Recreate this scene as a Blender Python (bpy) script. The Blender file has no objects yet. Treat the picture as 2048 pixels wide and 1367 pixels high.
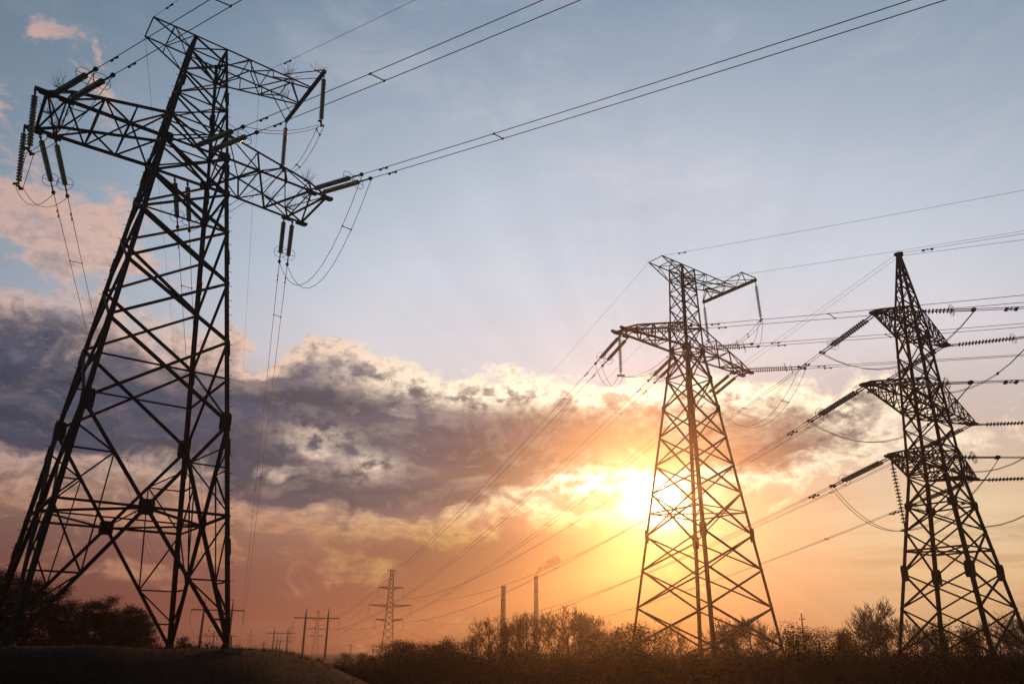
import bpy, bmesh, math, random
import numpy as np
from mathutils import Vector, Matrix

# ------------------------------------------------------------------ scene, camera, light
scene = bpy.context.scene
COL = scene.collection
R = math.radians
EYE = 2.2                                   # eye height above the flat field
cam_d = bpy.data.cameras.new("camera")
cam = bpy.data.objects.new("camera", cam_d); COL.objects.link(cam)
cam.location = (0, 0, EYE)
cam_d.sensor_width = 36.0
cam_d.lens = 1566.44 / 2048 * 36.0
cam_d.shift_x = -36.2 / 2048
cam_d.shift_y = 71.2 / 2048
cam_d.clip_start = 0.1; cam_d.clip_end = 20000
PITCH = 0.33775
cam.matrix_world = (Matrix.Translation((0, 0, EYE)) @ Matrix.Rotation(math.pi/2 + PITCH, 4, 'X')
                    @ Matrix.Rotation(0.0054, 4, 'Z'))
scene.camera = cam
vs = scene.view_settings
vs.view_transform = 'Standard'; vs.look = 'None'; vs.gamma = 1; vs.exposure = 0.0; vs.use_curve_mapping = False
cy = scene.cycles
cy.use_denoising = True
cy.max_bounces = 4; cy.volume_bounces = 0; cy.transparent_max_bounces = 16
cy.caustics_reflective = False; cy.caustics_refractive = False
cy.sample_clamp_indirect = 3.0

SUN_AZ, SUN_EL = 9.0, 10.7                  # degrees, clockwise from +Y
sd = Vector((math.sin(R(SUN_AZ))*math.cos(R(SUN_EL)), math.cos(R(SUN_AZ))*math.cos(R(SUN_EL)), math.sin(R(SUN_EL))))
sun_d = bpy.data.lights.new("sun", 'SUN'); sun = bpy.data.objects.new("sun", sun_d); COL.objects.link(sun)
sun_d.energy = 2.6; sun_d.angle = R(3.0); sun_d.color = (1.0, 0.35, 0.095)      # its disc is smeared by the thin edge of the bank
sun.rotation_euler = sd.to_track_quat('Z', 'Y').to_euler()

def lin(c, k=1.0):
    f = lambda v: v/12.92 if v <= .04045 else ((v+.055)/1.055)**2.4
    return tuple(f(x/255.0)*k for x in c) + (1.0,)

class NT:
    """tiny helper around a node tree"""
    def __init__(s, tree): s.t = tree; s.n = tree.nodes; s.l = tree.links
    def put(s, sock, v):
        if v is None: return
        if isinstance(v, bpy.types.NodeSocket): s.l.new(v, sock)
        else: sock.default_value = v
    def node(s, typ, **kw):
        n = s.n.new(typ)
        for k, v in kw.items(): setattr(n, k, v)
        return n
    def m(s, op, a, b=None, c=None, clamp=False):
        n = s.node('ShaderNodeMath', operation=op); n.use_clamp = clamp
        s.put(n.inputs[0], a); s.put(n.inputs[1], b); s.put(n.inputs[2], c)
        return n.outputs[0]
    def v(s, op, a, b=None, out=0):
        n = s.node('ShaderNodeVectorMath', operation=op)
        s.put(n.inputs[0], a); s.put(n.inputs[1], b)
        return n.outputs['Value'] if op in ('DOT_PRODUCT', 'LENGTH') else n.outputs[0]
    def xyz(s, x=0.0, y=0.0, z=0.0):
        n = s.node('ShaderNodeCombineXYZ')
        for i, k in enumerate((x, y, z)): s.put(n.inputs[i], k)
        return n.outputs[0]
    def sep(s, v):
        n = s.node('ShaderNodeSeparateXYZ'); s.l.new(v, n.inputs[0]); return n.outputs
    def noise(s, vec, scale, detail=6.0, rough=.55, dim='3D', color=False):
        n = s.node('ShaderNodeTexNoise', noise_dimensions=dim)
        if dim == '1D': s.put(n.inputs['W'], vec)
        else: s.put(n.inputs['Vector'], vec)
        n.inputs['Scale'].default_value = scale; n.inputs['Detail'].default_value = detail
        n.inputs['Roughness'].default_value = rough
        return n.outputs[1 if color else 0]
    def ss(s, x, a, b, lo=0.0, hi=1.0):
        n = s.node('ShaderNodeMapRange', interpolation_type='SMOOTHSTEP'); n.clamp = True
        s.put(n.inputs[0], x)
        for i, k in enumerate((a, b, lo, hi)): n.inputs[i+1].default_value = k
        return n.outputs[0]
    def ramp(s, x, lo, hi, stops, interp='LINEAR'):
        f = s.node('ShaderNodeMapRange'); f.clamp = True
        s.put(f.inputs[0], x); f.inputs[1].default_value = lo; f.inputs[2].default_value = hi
        n = s.node('ShaderNodeValToRGB'); s.l.new(f.outputs[0], n.inputs[0])
        r = n.color_ramp; r.interpolation = interp
        for i, (p, c) in enumerate(stops):
            e = r.elements[i] if i < 2 else r.elements.new(.5)
            e.position = (p-lo)/(hi-lo)
        for (p, c), e in zip(stops, sorted(r.elements, key=lambda e: e.position)): e.color = c
        return n.outputs[0]
    def mix(s, f, a, b, blend='MIX'):
        n = s.node('ShaderNodeMix', data_type='RGBA', blend_type=blend); n.clamp_factor = True
        s.put(n.inputs[0], f); s.put(n.inputs[6], a); s.put(n.inputs[7], b)
        return n.outputs[2]
    def scale(s, col, k):
        n = s.node('ShaderNodeVectorMath', operation='SCALE'); s.put(n.inputs[0], col); s.put(n.inputs[3], k)
        return n.outputs[0]

# ------------------------------------------------------------------ sky (world): a dusk sky with cloud banks, all in azimuth / elevation degrees
def cloud_group():
    g = bpy.data.node_groups.new("cloud_density", 'ShaderNodeTree')
    g.interface.new_socket("Vector", in_out='INPUT', socket_type='NodeSocketVector')
    g.interface.new_socket("Density", in_out='OUTPUT', socket_type='NodeSocketFloat')
    N = NT(g); gi = N.node('NodeGroupInput'); go = N.node('NodeGroupOutput')
    p = gi.outputs[0]
    w = N.noise(N.v('MULTIPLY', p, (.13, .22, 1)), 1.0, 3, .5, color=True)
    w = N.v('MULTIPLY', N.v('SUBTRACT', w, (.5, .5, .5)), (7.0, 4.2, 0))
    q = N.v('ADD', p, w)
    blobs = [  # az, el, half width, half height, weight
        (-37, 15.9, 10, 4.3, 1.6), (-24, 15.8, 8, 3.7, 1.35), (-15, 14.9, 7, 4.0, 1.45), (-6.5, 14.1, 7.5, 3.7, 1.55),
        (1.5, 14.4, 6.5, 2.9, 1.45), (9, 14.6, 5, 1.7, .8), (-15.0, 20.3, 3.0, 2.4, .85), (-10.5, 18.4, 3.6, 1.6, .75), (-3, 17.6, 4, 1.2, .5),
        (7.5, 17.3, 5, 1.8, .85), (17.5, 14.6, 6.0, 3.0, 1.5), (22.5, 16.2, 3.4, 2.4, .85), (12.5, 17.6, 4, 1.5, .7),
        (-36, 26.3, 4.0, 2.6, .95), (-29, 24.6, 4.5, 2.0, .75), (-23.5, 23.2, 3.0, 1.6, .6), (-38, 36.2, 2.2, .9, .6), (-34.2, 34.4, 2.2, .9, .6),
        (-34, 22.9, 1.6, 1.0, .7), (-22.3, 21.0, 1.5, .9, .8), (-38, 20.0, 4.0, 1.0, .5), (-40, 31, 1.6, 2.0, .45), (-30.5, 20.4, 3, 1.2, .2), (-36, 22.0, 4, .8, -.6),
        (-13, 11.2, 6, 1.8, .85), (-5, 10.9, 5, 1.5, .8), (-8, 12.2, 5, 1.7, 1.0), (-17, 10.8, 4, 1.0, .7), (-27, 13.2, 12, 1.2, .5), (4, 9.2, 5, .9, .55), (-32, 8.6, 12, 1.6, .6), (-12, 8.0, 9, 1.0, .55),
        (29, 13.5, 5, 1.6, .45), (-22, 5.5, 12, 1.2, .4), (-15.8, 14.0, 2.2, 1.0, -1.6), (-9.5, 16.6, 2.4, .7, -.7), (-20.5, 19.2, 1.6, 1.3, -.9), (-27, 18.8, 2.2, .9, -.7), (-12.2, 12.5, 1.7, .6, -1.1), (4.6, 11.5, 2.4, 1.0, -1.3), (-17.5, 12.3, 2.2, .8, -.7), (11.5, 16.2, 1.6, 1.2, -.6), (22, 16.8, 1.2, 1.6, -.5), (-1, 10.6, 3, .5, -.6)]
    tot = None
    for a, e, sa, se, wt in blobs:
        d = N.v('MULTIPLY', N.v('SUBTRACT', q, (a, e, 0)), (1/sa, 1/se, 0))
        g_ = N.m('MULTIPLY', N.m('POWER', math.e, N.m('MULTIPLY', N.v('DOT_PRODUCT', d, d), -1.0)), wt)
        tot = g_ if tot is None else N.m('ADD', tot, g_)
    n1 = N.noise(N.v('MULTIPLY', q, (.20, .34, 1)), 1.0, 8, .62)
    n2 = N.noise(N.v('MULTIPLY', q, (.62, .95, 1)), 1.0, 8, .66)
    n = N.m('ADD', N.m('MULTIPLY', N.m('SUBTRACT', n1, .5), 2.4), N.m('MULTIPLY', N.m('SUBTRACT', n2, .5), 1.15))
    a_, e_, _ = N.sep(p)
    clr = N.m('MULTIPLY', N.m('MULTIPLY', N.ss(a_, -30, -22), N.ss(e_, 19.5, 23)), .8)       # a clean upper sky
    out = N.m('SUBTRACT', N.m('SUBTRACT', N.m('ADD', N.m('MINIMUM', tot, 1.6), n), .30), clr)
    N.l.new(out, go.inputs[0])
    return g

world = bpy.data.worlds.new("World"); scene.world = world; world.use_nodes = True
W = NT(world.node_tree); W.n.clear()
D = W.v('NORMALIZE', W.node('ShaderNodeTexCoord').outputs['Generated'])
dx, dy, dz = W.sep(D)
az = W.m('MULTIPLY', W.m('ARCTAN2', dx, dy), 180/math.pi)
el = W.m('MULTIPLY', W.m('ARCSINE', dz), 180/math.pi)
th = W.m('MULTIPLY', W.m('ARCCOSINE', W.m('MINIMUM', W.v('DOT_PRODUCT', D, tuple(sd)), .999999)), 180/math.pi)
elc = W.m('MAXIMUM', el, 0.0)
P = W.xyz(az, elc, 0.0)
big = W.noise(W.v('MULTIPLY', P, (.05, .09, 1)), 1.0, 3, .5)
ew = W.m('ADD', elc, W.m('MULTIPLY', W.m('SUBTRACT', big, .5), 4.0))
clear = W.ramp(ew, 0, 60, [(0, lin((122, 46, 52))), (3, lin((138, 62, 62))), (6, lin((150, 86, 78))), (10, lin((172, 128, 108))),
                           (15, lin((198, 178, 172))), (20, lin((220, 213, 218))), (26, lin((208, 213, 225))), (33, lin((170, 191, 210))),
                           (45, lin((132, 164, 187))), (60, lin((104, 135, 165)))])
dim = W.ramp(th, 0, 180, [(0, (1.0,)*3+(1,)), (24, (1.0,)*3+(1,)), (38, (.62, .70, .75, 1)), (48, (.38, .47, .53, 1)), (62, (.22, .25, .28, 1)), (80, (.08, .09, .105, 1)), (180, (.025, .03, .036, 1))])
clear = W.mix(1.0, clear, dim, 'MULTIPLY')
# sunward warmth low over the right-hand horizon
warm = W.m('MULTIPLY', W.m('POWER', math.e, W.m('MULTIPLY', W.m('POWER', W.m('DIVIDE', W.m('SUBTRACT', az, 29.0), 13.0), 2.0), -1.0)),
           W.ss(elc, 20, 4))
clear = W.mix(warm, clear, W.ramp(elc, 0, 20, [(0, lin((176, 126, 94))), (5, lin((228, 190, 144))), (9, lin((250, 226, 184))), (20, lin((214, 204, 206)))]))

G = cloud_group()
def dens(vec):
    n = W.node('ShaderNodeGroup'); n.node_tree = G; W.l.new(vec, n.inputs[0]); return n.outputs[0]
d0 = dens(P); d1 = dens(W.v('ADD', P, (0.25, 1.0, 0)))
alpha = W.ss(d0, -.10, .40)
thick = W.ss(d0, .12, 1.0)
top = W.m('MULTIPLY', W.m('MULTIPLY', W.m('SUBTRACT', d0, d1), .8, clamp=True), W.m('SUBTRACT', 1.0, W.m('MULTIPLY', thick, .7)))
core = W.ramp(th, 0, 60, [(0, lin((170, 124, 84))), (6, lin((112, 84, 74))), (12, lin((84, 68, 78))), (19, lin((82, 74, 92))), (28, lin((62, 62, 84))),
                          (38, lin((40, 54, 78))), (60, lin((34, 50, 74)))])
core = W.mix(W.ss(elc, 11.5, 5), core, W.ramp(th, 0, 60, [(0, lin((206, 140, 80))), (14, lin((150, 104, 84))), (26, lin((122, 82, 78))), (60, lin((98, 72, 76)))]))
core = W.mix(W.ss(el, 20, 26), core, lin((150, 140, 152)))
lay = W.noise(W.v('MULTIPLY', P, (.09, .42, 1)), 1.0, 5, .6)
core = W.scale(core, W.ss(lay, .3, .7, .72, 1.35))
lit = W.ramp(th, 0, 60, [(0, lin((255, 246, 214), 1.5)), (10, lin((255, 242, 212), 1.25)), (18, lin((255, 234, 206), 1.1)), (30, lin((236, 198, 176))), (48, lin((218, 176, 166))), (60, lin((180, 150, 150)))])
lit = W.mix(W.ss(elc, 13, 7), lit, W.ramp(th, 0, 60, [(0, lin((255, 226, 150))), (14, lin((240, 188, 112))), (26, lin((206, 142, 104))), (60, lin((160, 112, 100)))]))
tops = None
for a, e, sa, se, wt in [(-16.5, 21.8, 3.5, 2.0, .6), (-10.5, 19.0, 4, 1.3, .6), (-4, 18.2, 4, 1.2, .65), (2, 18.6, 4, 1.3, .75), (8, 19, 5, 1.8, .7), (15, 18, 4, 1.6, .6), (22.5, 16.5, 2.5, 2.5, .6), (-15.8, 14.3, 2.4, 1.2, .45), (-12, 12.6, 2.2, 1, .5), (4.6, 11.5, 3, 1.4, .7)]:
    dd_ = W.v('MULTIPLY', W.v('SUBTRACT', P, (a, e, 0)), (1/sa, 1/se, 0))
    g_ = W.m('MULTIPLY', W.m('POWER', math.e, W.m('MULTIPLY', W.v('DOT_PRODUCT', dd_, dd_), -1.0)), wt)
    tops = g_ if tops is None else W.m('ADD', tops, g_)
puff = W.noise(W.v('MULTIPLY', P, (.55, .8, 1)), 1.0, 7, .62)
tops = W.m('MULTIPLY', tops, W.ss(puff, .38, .58, 0, 1.5))
litf = W.m('ADD', W.m('MULTIPLY', W.m('SUBTRACT', 1.0, thick), .9), W.m('ADD', W.m('ADD', top, tops), W.ss(elc, 21, 25, 0, .4)), clamp=True)
fine = W.noise(W.v('MULTIPLY', P, (1.1, 1.7, 1)), 1.0, 5, .6)
litf = W.m('MULTIPLY', litf, W.ss(fine, .25, .62, .55, 1.1), clamp=True)
cloud = W.mix(litf, core, lit)
sky = W.mix(W.m('MULTIPLY', alpha, .97), clear, cloud)
# thin streaks of high and low cloud
st = W.noise(W.v('MULTIPLY', P, (.055, .55, 1)), 1.0, 6, .6)
stf = W.m('MULTIPLY', W.ss(st, .47, .72), W.ss(elc, 15, 7))
sky = W.mix(W.m('MULTIPLY', stf, .55), sky, W.ramp(th, 0, 60, [(0, lin((240, 190, 110))), (12, lin((196, 138, 84))), (26, lin((128, 80, 82))), (60, lin((84, 66, 80)))]))
veil = W.noise(W.v('MULTIPLY', W.v('ADD', P, W.v('MULTIPLY', W.noise(P, .06, 3, .5, color=True), (9, 6, 0))), (.045, .13, 1)), 1.2, 8, .68)
sky = W.mix(W.m('MULTIPLY', W.ss(veil, .45, .75), W.ss(elc, 16, 24, 0, .5)), sky, W.ramp(th, 0, 60, [(0, lin((250, 236, 220))), (20, lin((228, 222, 226))), (50, lin((150, 160, 178)))]))
# crepuscular rays fanning out from the sun through the gaps of the bank
psi = W.m('ARCTAN2', W.m('SUBTRACT', el, SUN_EL), W.m('SUBTRACT', az, SUN_AZ))
rn = W.noise(psi, 3.6, 3, .6, dim='1D')
rays = W.m('MULTIPLY', W.m('MULTIPLY', W.m('SUBTRACT', rn, .5), .24), W.m('MULTIPLY', W.ss(th, 4, 11), W.ss(th, 40, 16)))
sky = W.scale(sky, W.m('ADD', 1.0, W.m('MULTIPLY', rays, W.m('ADD', W.ss(alpha, 0, 1, .75, .45), W.ss(el, 11, 7, 0, 1.5)))))
# the sun's own glare behind the thin edge of the bank
cover = W.m('SUBTRACT', 1.0, W.m('MULTIPLY', W.ss(d0, .1, .6), .9))
lowsun = W.m('MULTIPLY', W.m('MULTIPLY', W.m('POWER', math.e, W.m('DIVIDE', W.m('MULTIPLY', th, th), -420.0)), W.ss(elc, 10.0, 6.5)), W.ss(az, 17, 7))
sky = W.scale(sky, W.m('SUBTRACT', 1.0, W.m('MULTIPLY', lowsun, .85)))
def glow(sig, amp): return W.m('MULTIPLY', W.m('POWER', math.e, W.m('DIVIDE', W.m('MULTIPLY', th, th), -sig*sig)), amp)
g1 = W.m('MULTIPLY', W.m('MULTIPLY', glow(1.5, 5.5), W.ss(puff, .3, .6, .45, 1.2)), cover)
g2 = W.m('MULTIPLY', glow(4.6, .16), W.ss(cover, 0, 1, .55, 1))
g3 = W.m('MULTIPLY', W.m('POWER', math.e, W.m('DIVIDE', th, -9.0)), .015)
def spot(a, e, sa, se, amp):
    q_ = W.v('MULTIPLY', W.v('SUBTRACT', P, (a, e, 0)), (1/sa, 1/se, 0))
    return W.m('MULTIPLY', W.m('POWER', math.e, W.m('MULTIPLY', W.v('DOT_PRODUCT', q_, q_), -1.0)), amp)
blot = W.m('MULTIPLY', W.m('ADD', spot(4.7, 11.4, 2.2, .8, 2.2), spot(10.9, 9.7, 2.0, 1.5, 1.8)), W.ss(W.noise(W.v('MULTIPLY', P, (.7, 1.1, 1)), 1.0, 7, .62), .42, .60))
g1 = W.m('ADD', g1, blot)
add = W.v('ADD', W.v('ADD', W.scale((1.0, .88, .55), g1), W.scale((1.0, .84, .52), g2)), W.scale((1.0, .60, .22), g3))
sky = W.v('ADD', sky, add)
sky = W.mix(W.ss(el, -.3, -2.0), sky, (.02, .012, .01, 1))
nish = W.node('ShaderNodeTexSky', sky_type='NISHITA'); nish.sun_disc = False
nish.sun_elevation = R(SUN_EL); nish.sun_rotation = R(SUN_AZ); nish.air_density = 1.5; nish.dust_density = 1.0
b1 = W.node('ShaderNodeBackground'); W.l.new(nish.outputs[0], b1.inputs[0]); b1.inputs[1].default_value = 0.004
b2 = W.node('ShaderNodeBackground'); W.l.new(sky, b2.inputs[0]); b2.inputs[1].default_value = 0.95
ad = W.node('ShaderNodeAddShader'); W.l.new(b1.outputs[0], ad.inputs[0]); W.l.new(b2.outputs[0], ad.inputs[1])
wo = W.node('ShaderNodeOutputWorld'); W.l.new(ad.outputs[0], wo.inputs['Surface'])
world.cycles.sampling_method = 'MANUAL'; world.cycles.sample_map_resolution = 512
# ------------------------------------------------------------------ materials
def mat(name, base, rough=.6, metal=0.0, var=None, scale=3.0, bump=0.0, extra=None):
    m = bpy.data.materials.new(name); m.use_nodes = True
    T = NT(m.node_tree); b = T.n['Principled BSDF']
    b.inputs['Roughness'].default_value = rough; b.inputs['Metallic'].default_value = metal
    tc = T.node('ShaderNodeTexCoord').outputs['Object']
    if var:
        n = T.noise(tc, scale, 6, .6)
        T.l.new(T.mix(T.ss(n, .35, .68), base + (1,), var + (1,)), b.inputs['Base Color'])
        if bump:
            bp = T.node('ShaderNodeBump'); bp.inputs['Strength'].default_value = bump
            T.l.new(n, bp.inputs['Height']); T.l.new(bp.outputs[0], b.inputs['Normal'])
    else: b.inputs['Base Color'].default_value = base + (1,)
    for k, v in (extra or {}).items(): b.inputs[k].default_value = v
    return m
STEEL = mat("weathered_steel", (.030, .033, .037), .75, .1, (.020, .019, .018), 1.5)
STEEL2 = mat("old_steel", (.034, .030, .027), .8, .1, (.024, .018, .015), 1.2)
CONC = mat("concrete", (.24, .23, .21), .9, 0, (.15, .14, .13), 4, .3)
WIRE = mat("aluminium_wire", (.11, .11, .115), .6, .4)
GLASS = mat("insulator_glass", (.40, .55, .47), .15, 0, None, extra={'Transmission Weight': .5, 'IOR': 1.5})
FIT = mat("fitting_steel", (.07, .07, .07), .5, .4)
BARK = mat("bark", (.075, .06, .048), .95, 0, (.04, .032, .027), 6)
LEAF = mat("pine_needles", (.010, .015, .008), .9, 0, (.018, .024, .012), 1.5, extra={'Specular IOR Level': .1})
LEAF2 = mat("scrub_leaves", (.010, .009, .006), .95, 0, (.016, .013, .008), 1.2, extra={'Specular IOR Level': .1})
TWIG = mat("twigs", (.07, .055, .045), .9, 0, (.045, .036, .03), 3)
BRICK = mat("chimney_concrete", (.30, .24, .20), .9, 0, (.22, .17, .15), .3)

# ------------------------------------------------------------------ mesh collector
def V3(p): return np.array(p, float)
class MB:
    def __init__(s): s.v = []; s.f = []; s.k = 0
    def add(s, vs, fs):
        s.v.append(np.asarray(vs, float)); s.f += [tuple(i + s.k for i in f) for f in fs]; s.k += len(vs)
    BOX = [(0, 1, 2, 3), (7, 6, 5, 4), (0, 4, 5, 1), (1, 5, 6, 2), (2, 6, 7, 3), (3, 7, 4, 0)]
    def prism(s, p, q, a, b):
        """box from p to q, cross-section spanned by vectors a (from 0) and b (from 0)"""
        p, q = V3(p), V3(q)
        s.add([p, p+a, p+a+b, p+b, q, q+a, q+a+b, q+b], s.BOX)
    def angle(s, p, q, w, n=(0, 0, 1), t=None):
        """steel L-angle from p to q; n is the outward direction of the face it lies on"""
        p, q = V3(p), V3(q); d = q-p; L = np.linalg.norm(d)
        if L < 1e-6: return
        d /= L; n = V3(n); n = n - d*(n@d); ln = np.linalg.norm(n)
        if ln < 1e-4: n = np.cross(d, (1, 0, .3)); ln = np.linalg.norm(n)
        n /= ln; a = np.cross(d, n); t = t or max(.012, w*.14)
        o = -a*w/2
        s.prism(p+o, q+o, a*w, n*t)
        s.prism(p+o-n*w*.85, q+o-n*w*.85, a*t, n*(w*.85-.002))
    def bar(s, p, q, w, h=None):
        p, q = V3(p), V3(q); d = q-p; L = np.linalg.norm(d)
        if L < 1e-6: return
        d /= L; up = V3((0, 0, 1)) if abs(d[2]) < .95 else V3((1, 0, 0))
        a = np.cross(d, up); a /= np.linalg.norm(a); b = np.cross(a, d); h = h or w
        s.prism(p-a*w/2-b*h/2, q-a*w/2-b*h/2, a*w, b*h)
    def plate(s, c, u, v, n, hw, hh, t=.02):
        """gusset plate: chamfered, centred on c in the plane (u, v)"""
        c, u, v, n = map(V3, (c, u, v, n)); u = u/np.linalg.norm(u); v = v - u*(v@u); v /= np.linalg.norm(v)
        n = np.cross(u, v) if n @ np.cross(u, v) > 0 else -np.cross(u, v); k = .3
        o = [(-1, -1+k), (-1+k, -1), (1-k, -1), (1, -1+k), (1, 1-k), (1-k, 1), (-1+k, 1), (-1, 1-k)]
        a = [c+u*x*hw+v*y*hh-n*t/2 for x, y in o]; b = [p+n*t for p in a]; m = len(o)
        s.add(a+b, [tuple(range(m))[::-1], tuple(range(m, 2*m))]+[(i, (i+1) % m, (i+1) % m+m, i+m) for i in range(m)])
    def tube(s, pts, r, seg=6, cap=True):
        pts = [V3(p) for p in pts]; n = len(pts); rr = r if hasattr(r, '__len__') else [r]*n
        d0 = pts[1]-pts[0]; d0 /= np.linalg.norm(d0)
        up = V3((0, 0, 1)) if abs(d0[2]) < .9 else V3((1, 0, 0))
        a = np.cross(d0, up); a /= np.linalg.norm(a); vs = []
        for i, p in enumerate(pts):
            d = pts[min(i+1, n-1)]-pts[max(i-1, 0)]; d /= (np.linalg.norm(d)+1e-12)
            a = a - d*(a@d); a /= np.linalg.norm(a); b = np.cross(d, a)
            for k in range(seg):
                t = 2*math.pi*k/seg; vs.append(p+(a*math.cos(t)+b*math.sin(t))*rr[i])
        fs = [(i*seg+k, i*seg+(k+1) % seg, (i+1)*seg+(k+1) % seg, (i+1)*seg+k) for i in range(n-1) for k in range(seg)]
        if cap: fs += [tuple(range(seg))[::-1], tuple(range((n-1)*seg, n*seg))]
        s.add(vs, fs)
    def lathe(s, prof, o=(0, 0, 0), d=(0, 0, -1), seg=12):
        """profile [(r, h)] turned about the axis through o along d"""
        o, d = V3(o), V3(d); d /= np.linalg.norm(d)
        s.tube([o+d*h for r, h in prof], [max(r, .002) for r, h in prof], seg) if False else None
        up = V3((0, 0, 1)) if abs(d[2]) < .9 else V3((1, 0, 0))
        a = np.cross(d, up); a /= np.linalg.norm(a); b = np.cross(d, a); vs = []
        for r, h in prof:
            for k in range(seg):
                t = 2*math.pi*k/seg; vs.append(o+d*h+(a*math.cos(t)+b*math.sin(t))*max(r, .002))
        n = len(prof)
        fs = [(i*seg+k, i*seg+(k+1) % seg, (i+1)*seg+(k+1) % seg, (i+1)*seg+k) for i in range(n-1) for k in range(seg)]
        s.add(vs, fs+[tuple(range(seg))[::-1], tuple(range((n-1)*seg, n*seg))])
    def build(s, name, m, parent=None, smooth=False):
        me = bpy.data.meshes.new(name)
        if s.v: me.from_pydata(np.concatenate(s.v).tolist(), [], s.f)
        me.materials.append(m)
        if smooth: me.polygons.foreach_set('use_smooth', [True]*len(me.polygons))
        me.update()
        o = bpy.data.objects.new(name, me); COL.objects.link(o)
        if parent: o.parent = parent
        return o

def tag(o, label=None, cat=None, group=None, kind=None):
    for k, v in (('label', label), ('category', cat), ('group', group), ('kind', kind)):
        if v: o[k] = v
    return o
def empty(name, loc=(0, 0, 0), rz=0.0):
    o = bpy.data.objects.new(name, None); COL.objects.link(o); o.empty_display_size = .5
    o.location = loc; o.rotation_euler = (0, 0, rz); return o
def copy_thing(root, name=None):
    c = root.copy(); COL.objects.link(c)
    for ch in list(root.children):
        d = ch.copy(); COL.objects.link(d); d.parent = c; d.matrix_parent_inverse.identity()
        for g in list(ch.children):
            e = g.copy(); COL.objects.link(e); e.parent = d; e.matrix_parent_inverse.identity()
    return c

def lerp(a, b, t): return V3(a)+(V3(b)-V3(a))*t

# ------------------------------------------------------------------ lattice pylons
LEGS = {'L1': (-1, 1), 'L2': (-1, -1), 'M': (1, 1), 'R': (1, -1)}
FACES = [('L2', 'R', (0, -1, 0)), ('L1', 'M', (0, 1, 0)), ('L2', 'L1', (-1, 0, 0)), ('R', 'M', (1, 0, 0))]

class Pylon:
    """square tapering lattice body; local X runs along the cross-arms, local Y away from the camera"""
    def __init__(s, name, loc, azd, prof, label, group, cat='pylon'):
        s.prof = prof                                    # [(z, wx, wy)]
        s.rz = math.pi/2 - azd                           # local X -> (sin az, cos az)
        s.root = tag(empty(name, loc, s.rz), label, cat, group)
        s.loc = V3(loc); s.br = MB()
    def w(s, z):
        p = s.prof
        for (z0, a0, b0), (z1, a1, b1) in zip(p, p[1:]):
            if z <= z1 or (z1, a1, b1) == p[-1]:
                t = (z-z0)/(z1-z0); return a0+(a1-a0)*t, b0+(b1-b0)*t
    def pt(s, leg, z):
        a, b = LEGS[leg]; x, y = s.w(z); return V3((a*x, b*y, z))
    def world(s, P):
        c, n = math.cos(s.rz), math.sin(s.rz); x, y, z = P
        return s.loc+V3((x*c-y*n, x*n+y*c, z))
    def legs(s, sizes, m, foot=.45, depth=1.0, step=False):
        for leg, (a, b) in LEGS.items():
            mb = MB()
            for (z0, *_), (z1, *_), w in zip(s.prof, s.prof[1:], sizes):
                p, q = s.pt(leg, z0), s.pt(leg, z1)
                d = (q-p)/np.linalg.norm(q-p)
                u = V3((-a, 0, 0)); u -= d*(u@d); u /= np.linalg.norm(u)
                v = V3((0, -b, 0)); v -= d*(v@d); v -= u*(v@u); v /= np.linalg.norm(v)
                t = w*.13
                mb.prism(p, q, u*w, v*t); mb.prism(p+v*t, q+v*t, u*t, v*(w-t))
            if step and leg in ('R', 'L1'):                # step bolts and splice plates
                for zz in np.arange(2.2, s.prof[-1][0]-.3, .42):
                    q = s.pt(leg, zz); mb.bar(q+V3((-a*.02, b*.0, 0)), q+V3((a*.15, 0, 0)) if int(zz/.42) % 2 else q+V3((0, b*.15, 0)), .022)
            if step:
                for zz in (4.2, 9.0, 14.2, 19.5, 25.0, 30.0):
                    q, q2 = s.pt(leg, zz), s.pt(leg, zz+.75); mb.prism(q+V3((-a*.22, b*.02, 0)), q2+V3((-a*.22, b*.02, 0)), V3((a*.24, 0, 0)), V3((0, b*.02, 0))); mb.prism(q+V3((a*.02, -b*.22, 0)), q2+V3((a*.02, -b*.22, 0)), V3((a*.02, 0, 0)), V3((0, b*.24, 0)))
            lg = mb.build('leg', m, s.root)
            p = s.pt(leg, 0); fb = MB()
            fb.prism(p+V3((-foot, -foot, -depth)), p+V3((-foot*.8, -foot*.8, .12)), V3((2*foot, 0, 0)), V3((0, 2*foot, 0)))
            fb.build('footing', CONC, lg)
            sh = MB(); sh.lathe([(foot*.75, .10), (foot*.75, .14), (foot*.62, .16), (.17, .6), (.13, .7)], p-V3((a*.13, b*.13, 0)), (0, 0, 1), 4)
            sh.build('base_shoe', m, lg)
    def xpanel(s, z0, z1, w, faces=FACES, both=True):
        for A, B, n in faces:
            n = V3(n); sgn = 1
            s.br.angle(s.pt(A, z0)+n*.004, s.pt(B, z1)+n*.004, w, n)
            if both: s.br.angle(s.pt(B, z0)-n*.03, s.pt(A, z1)-n*.03, w, n)
    def ring(s, z, w, cross=False, faces=FACES):
        for A, B, n in faces: s.br.angle(s.pt(A, z), s.pt(B, z), w, n)
        if cross: s.br.angle(s.pt('L2', z), s.pt('M', z), w, (0, 0, 1)); s.br.angle(s.pt('R', z-.03), s.pt('L1', z-.03), w, (0, 0, 1))
    def gus(s, leg, z, hw, hh):
        for A, B, n in FACES:
            if leg in (A, B):
                p = s.pt(leg, z); o = s.pt(B if leg == A else A, z)-p; o /= np.linalg.norm(o)
                s.br.plate(p+o*hw*.75+V3(n)*.02, o, (0, 0, 1), n, hw, hh, .022)

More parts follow.
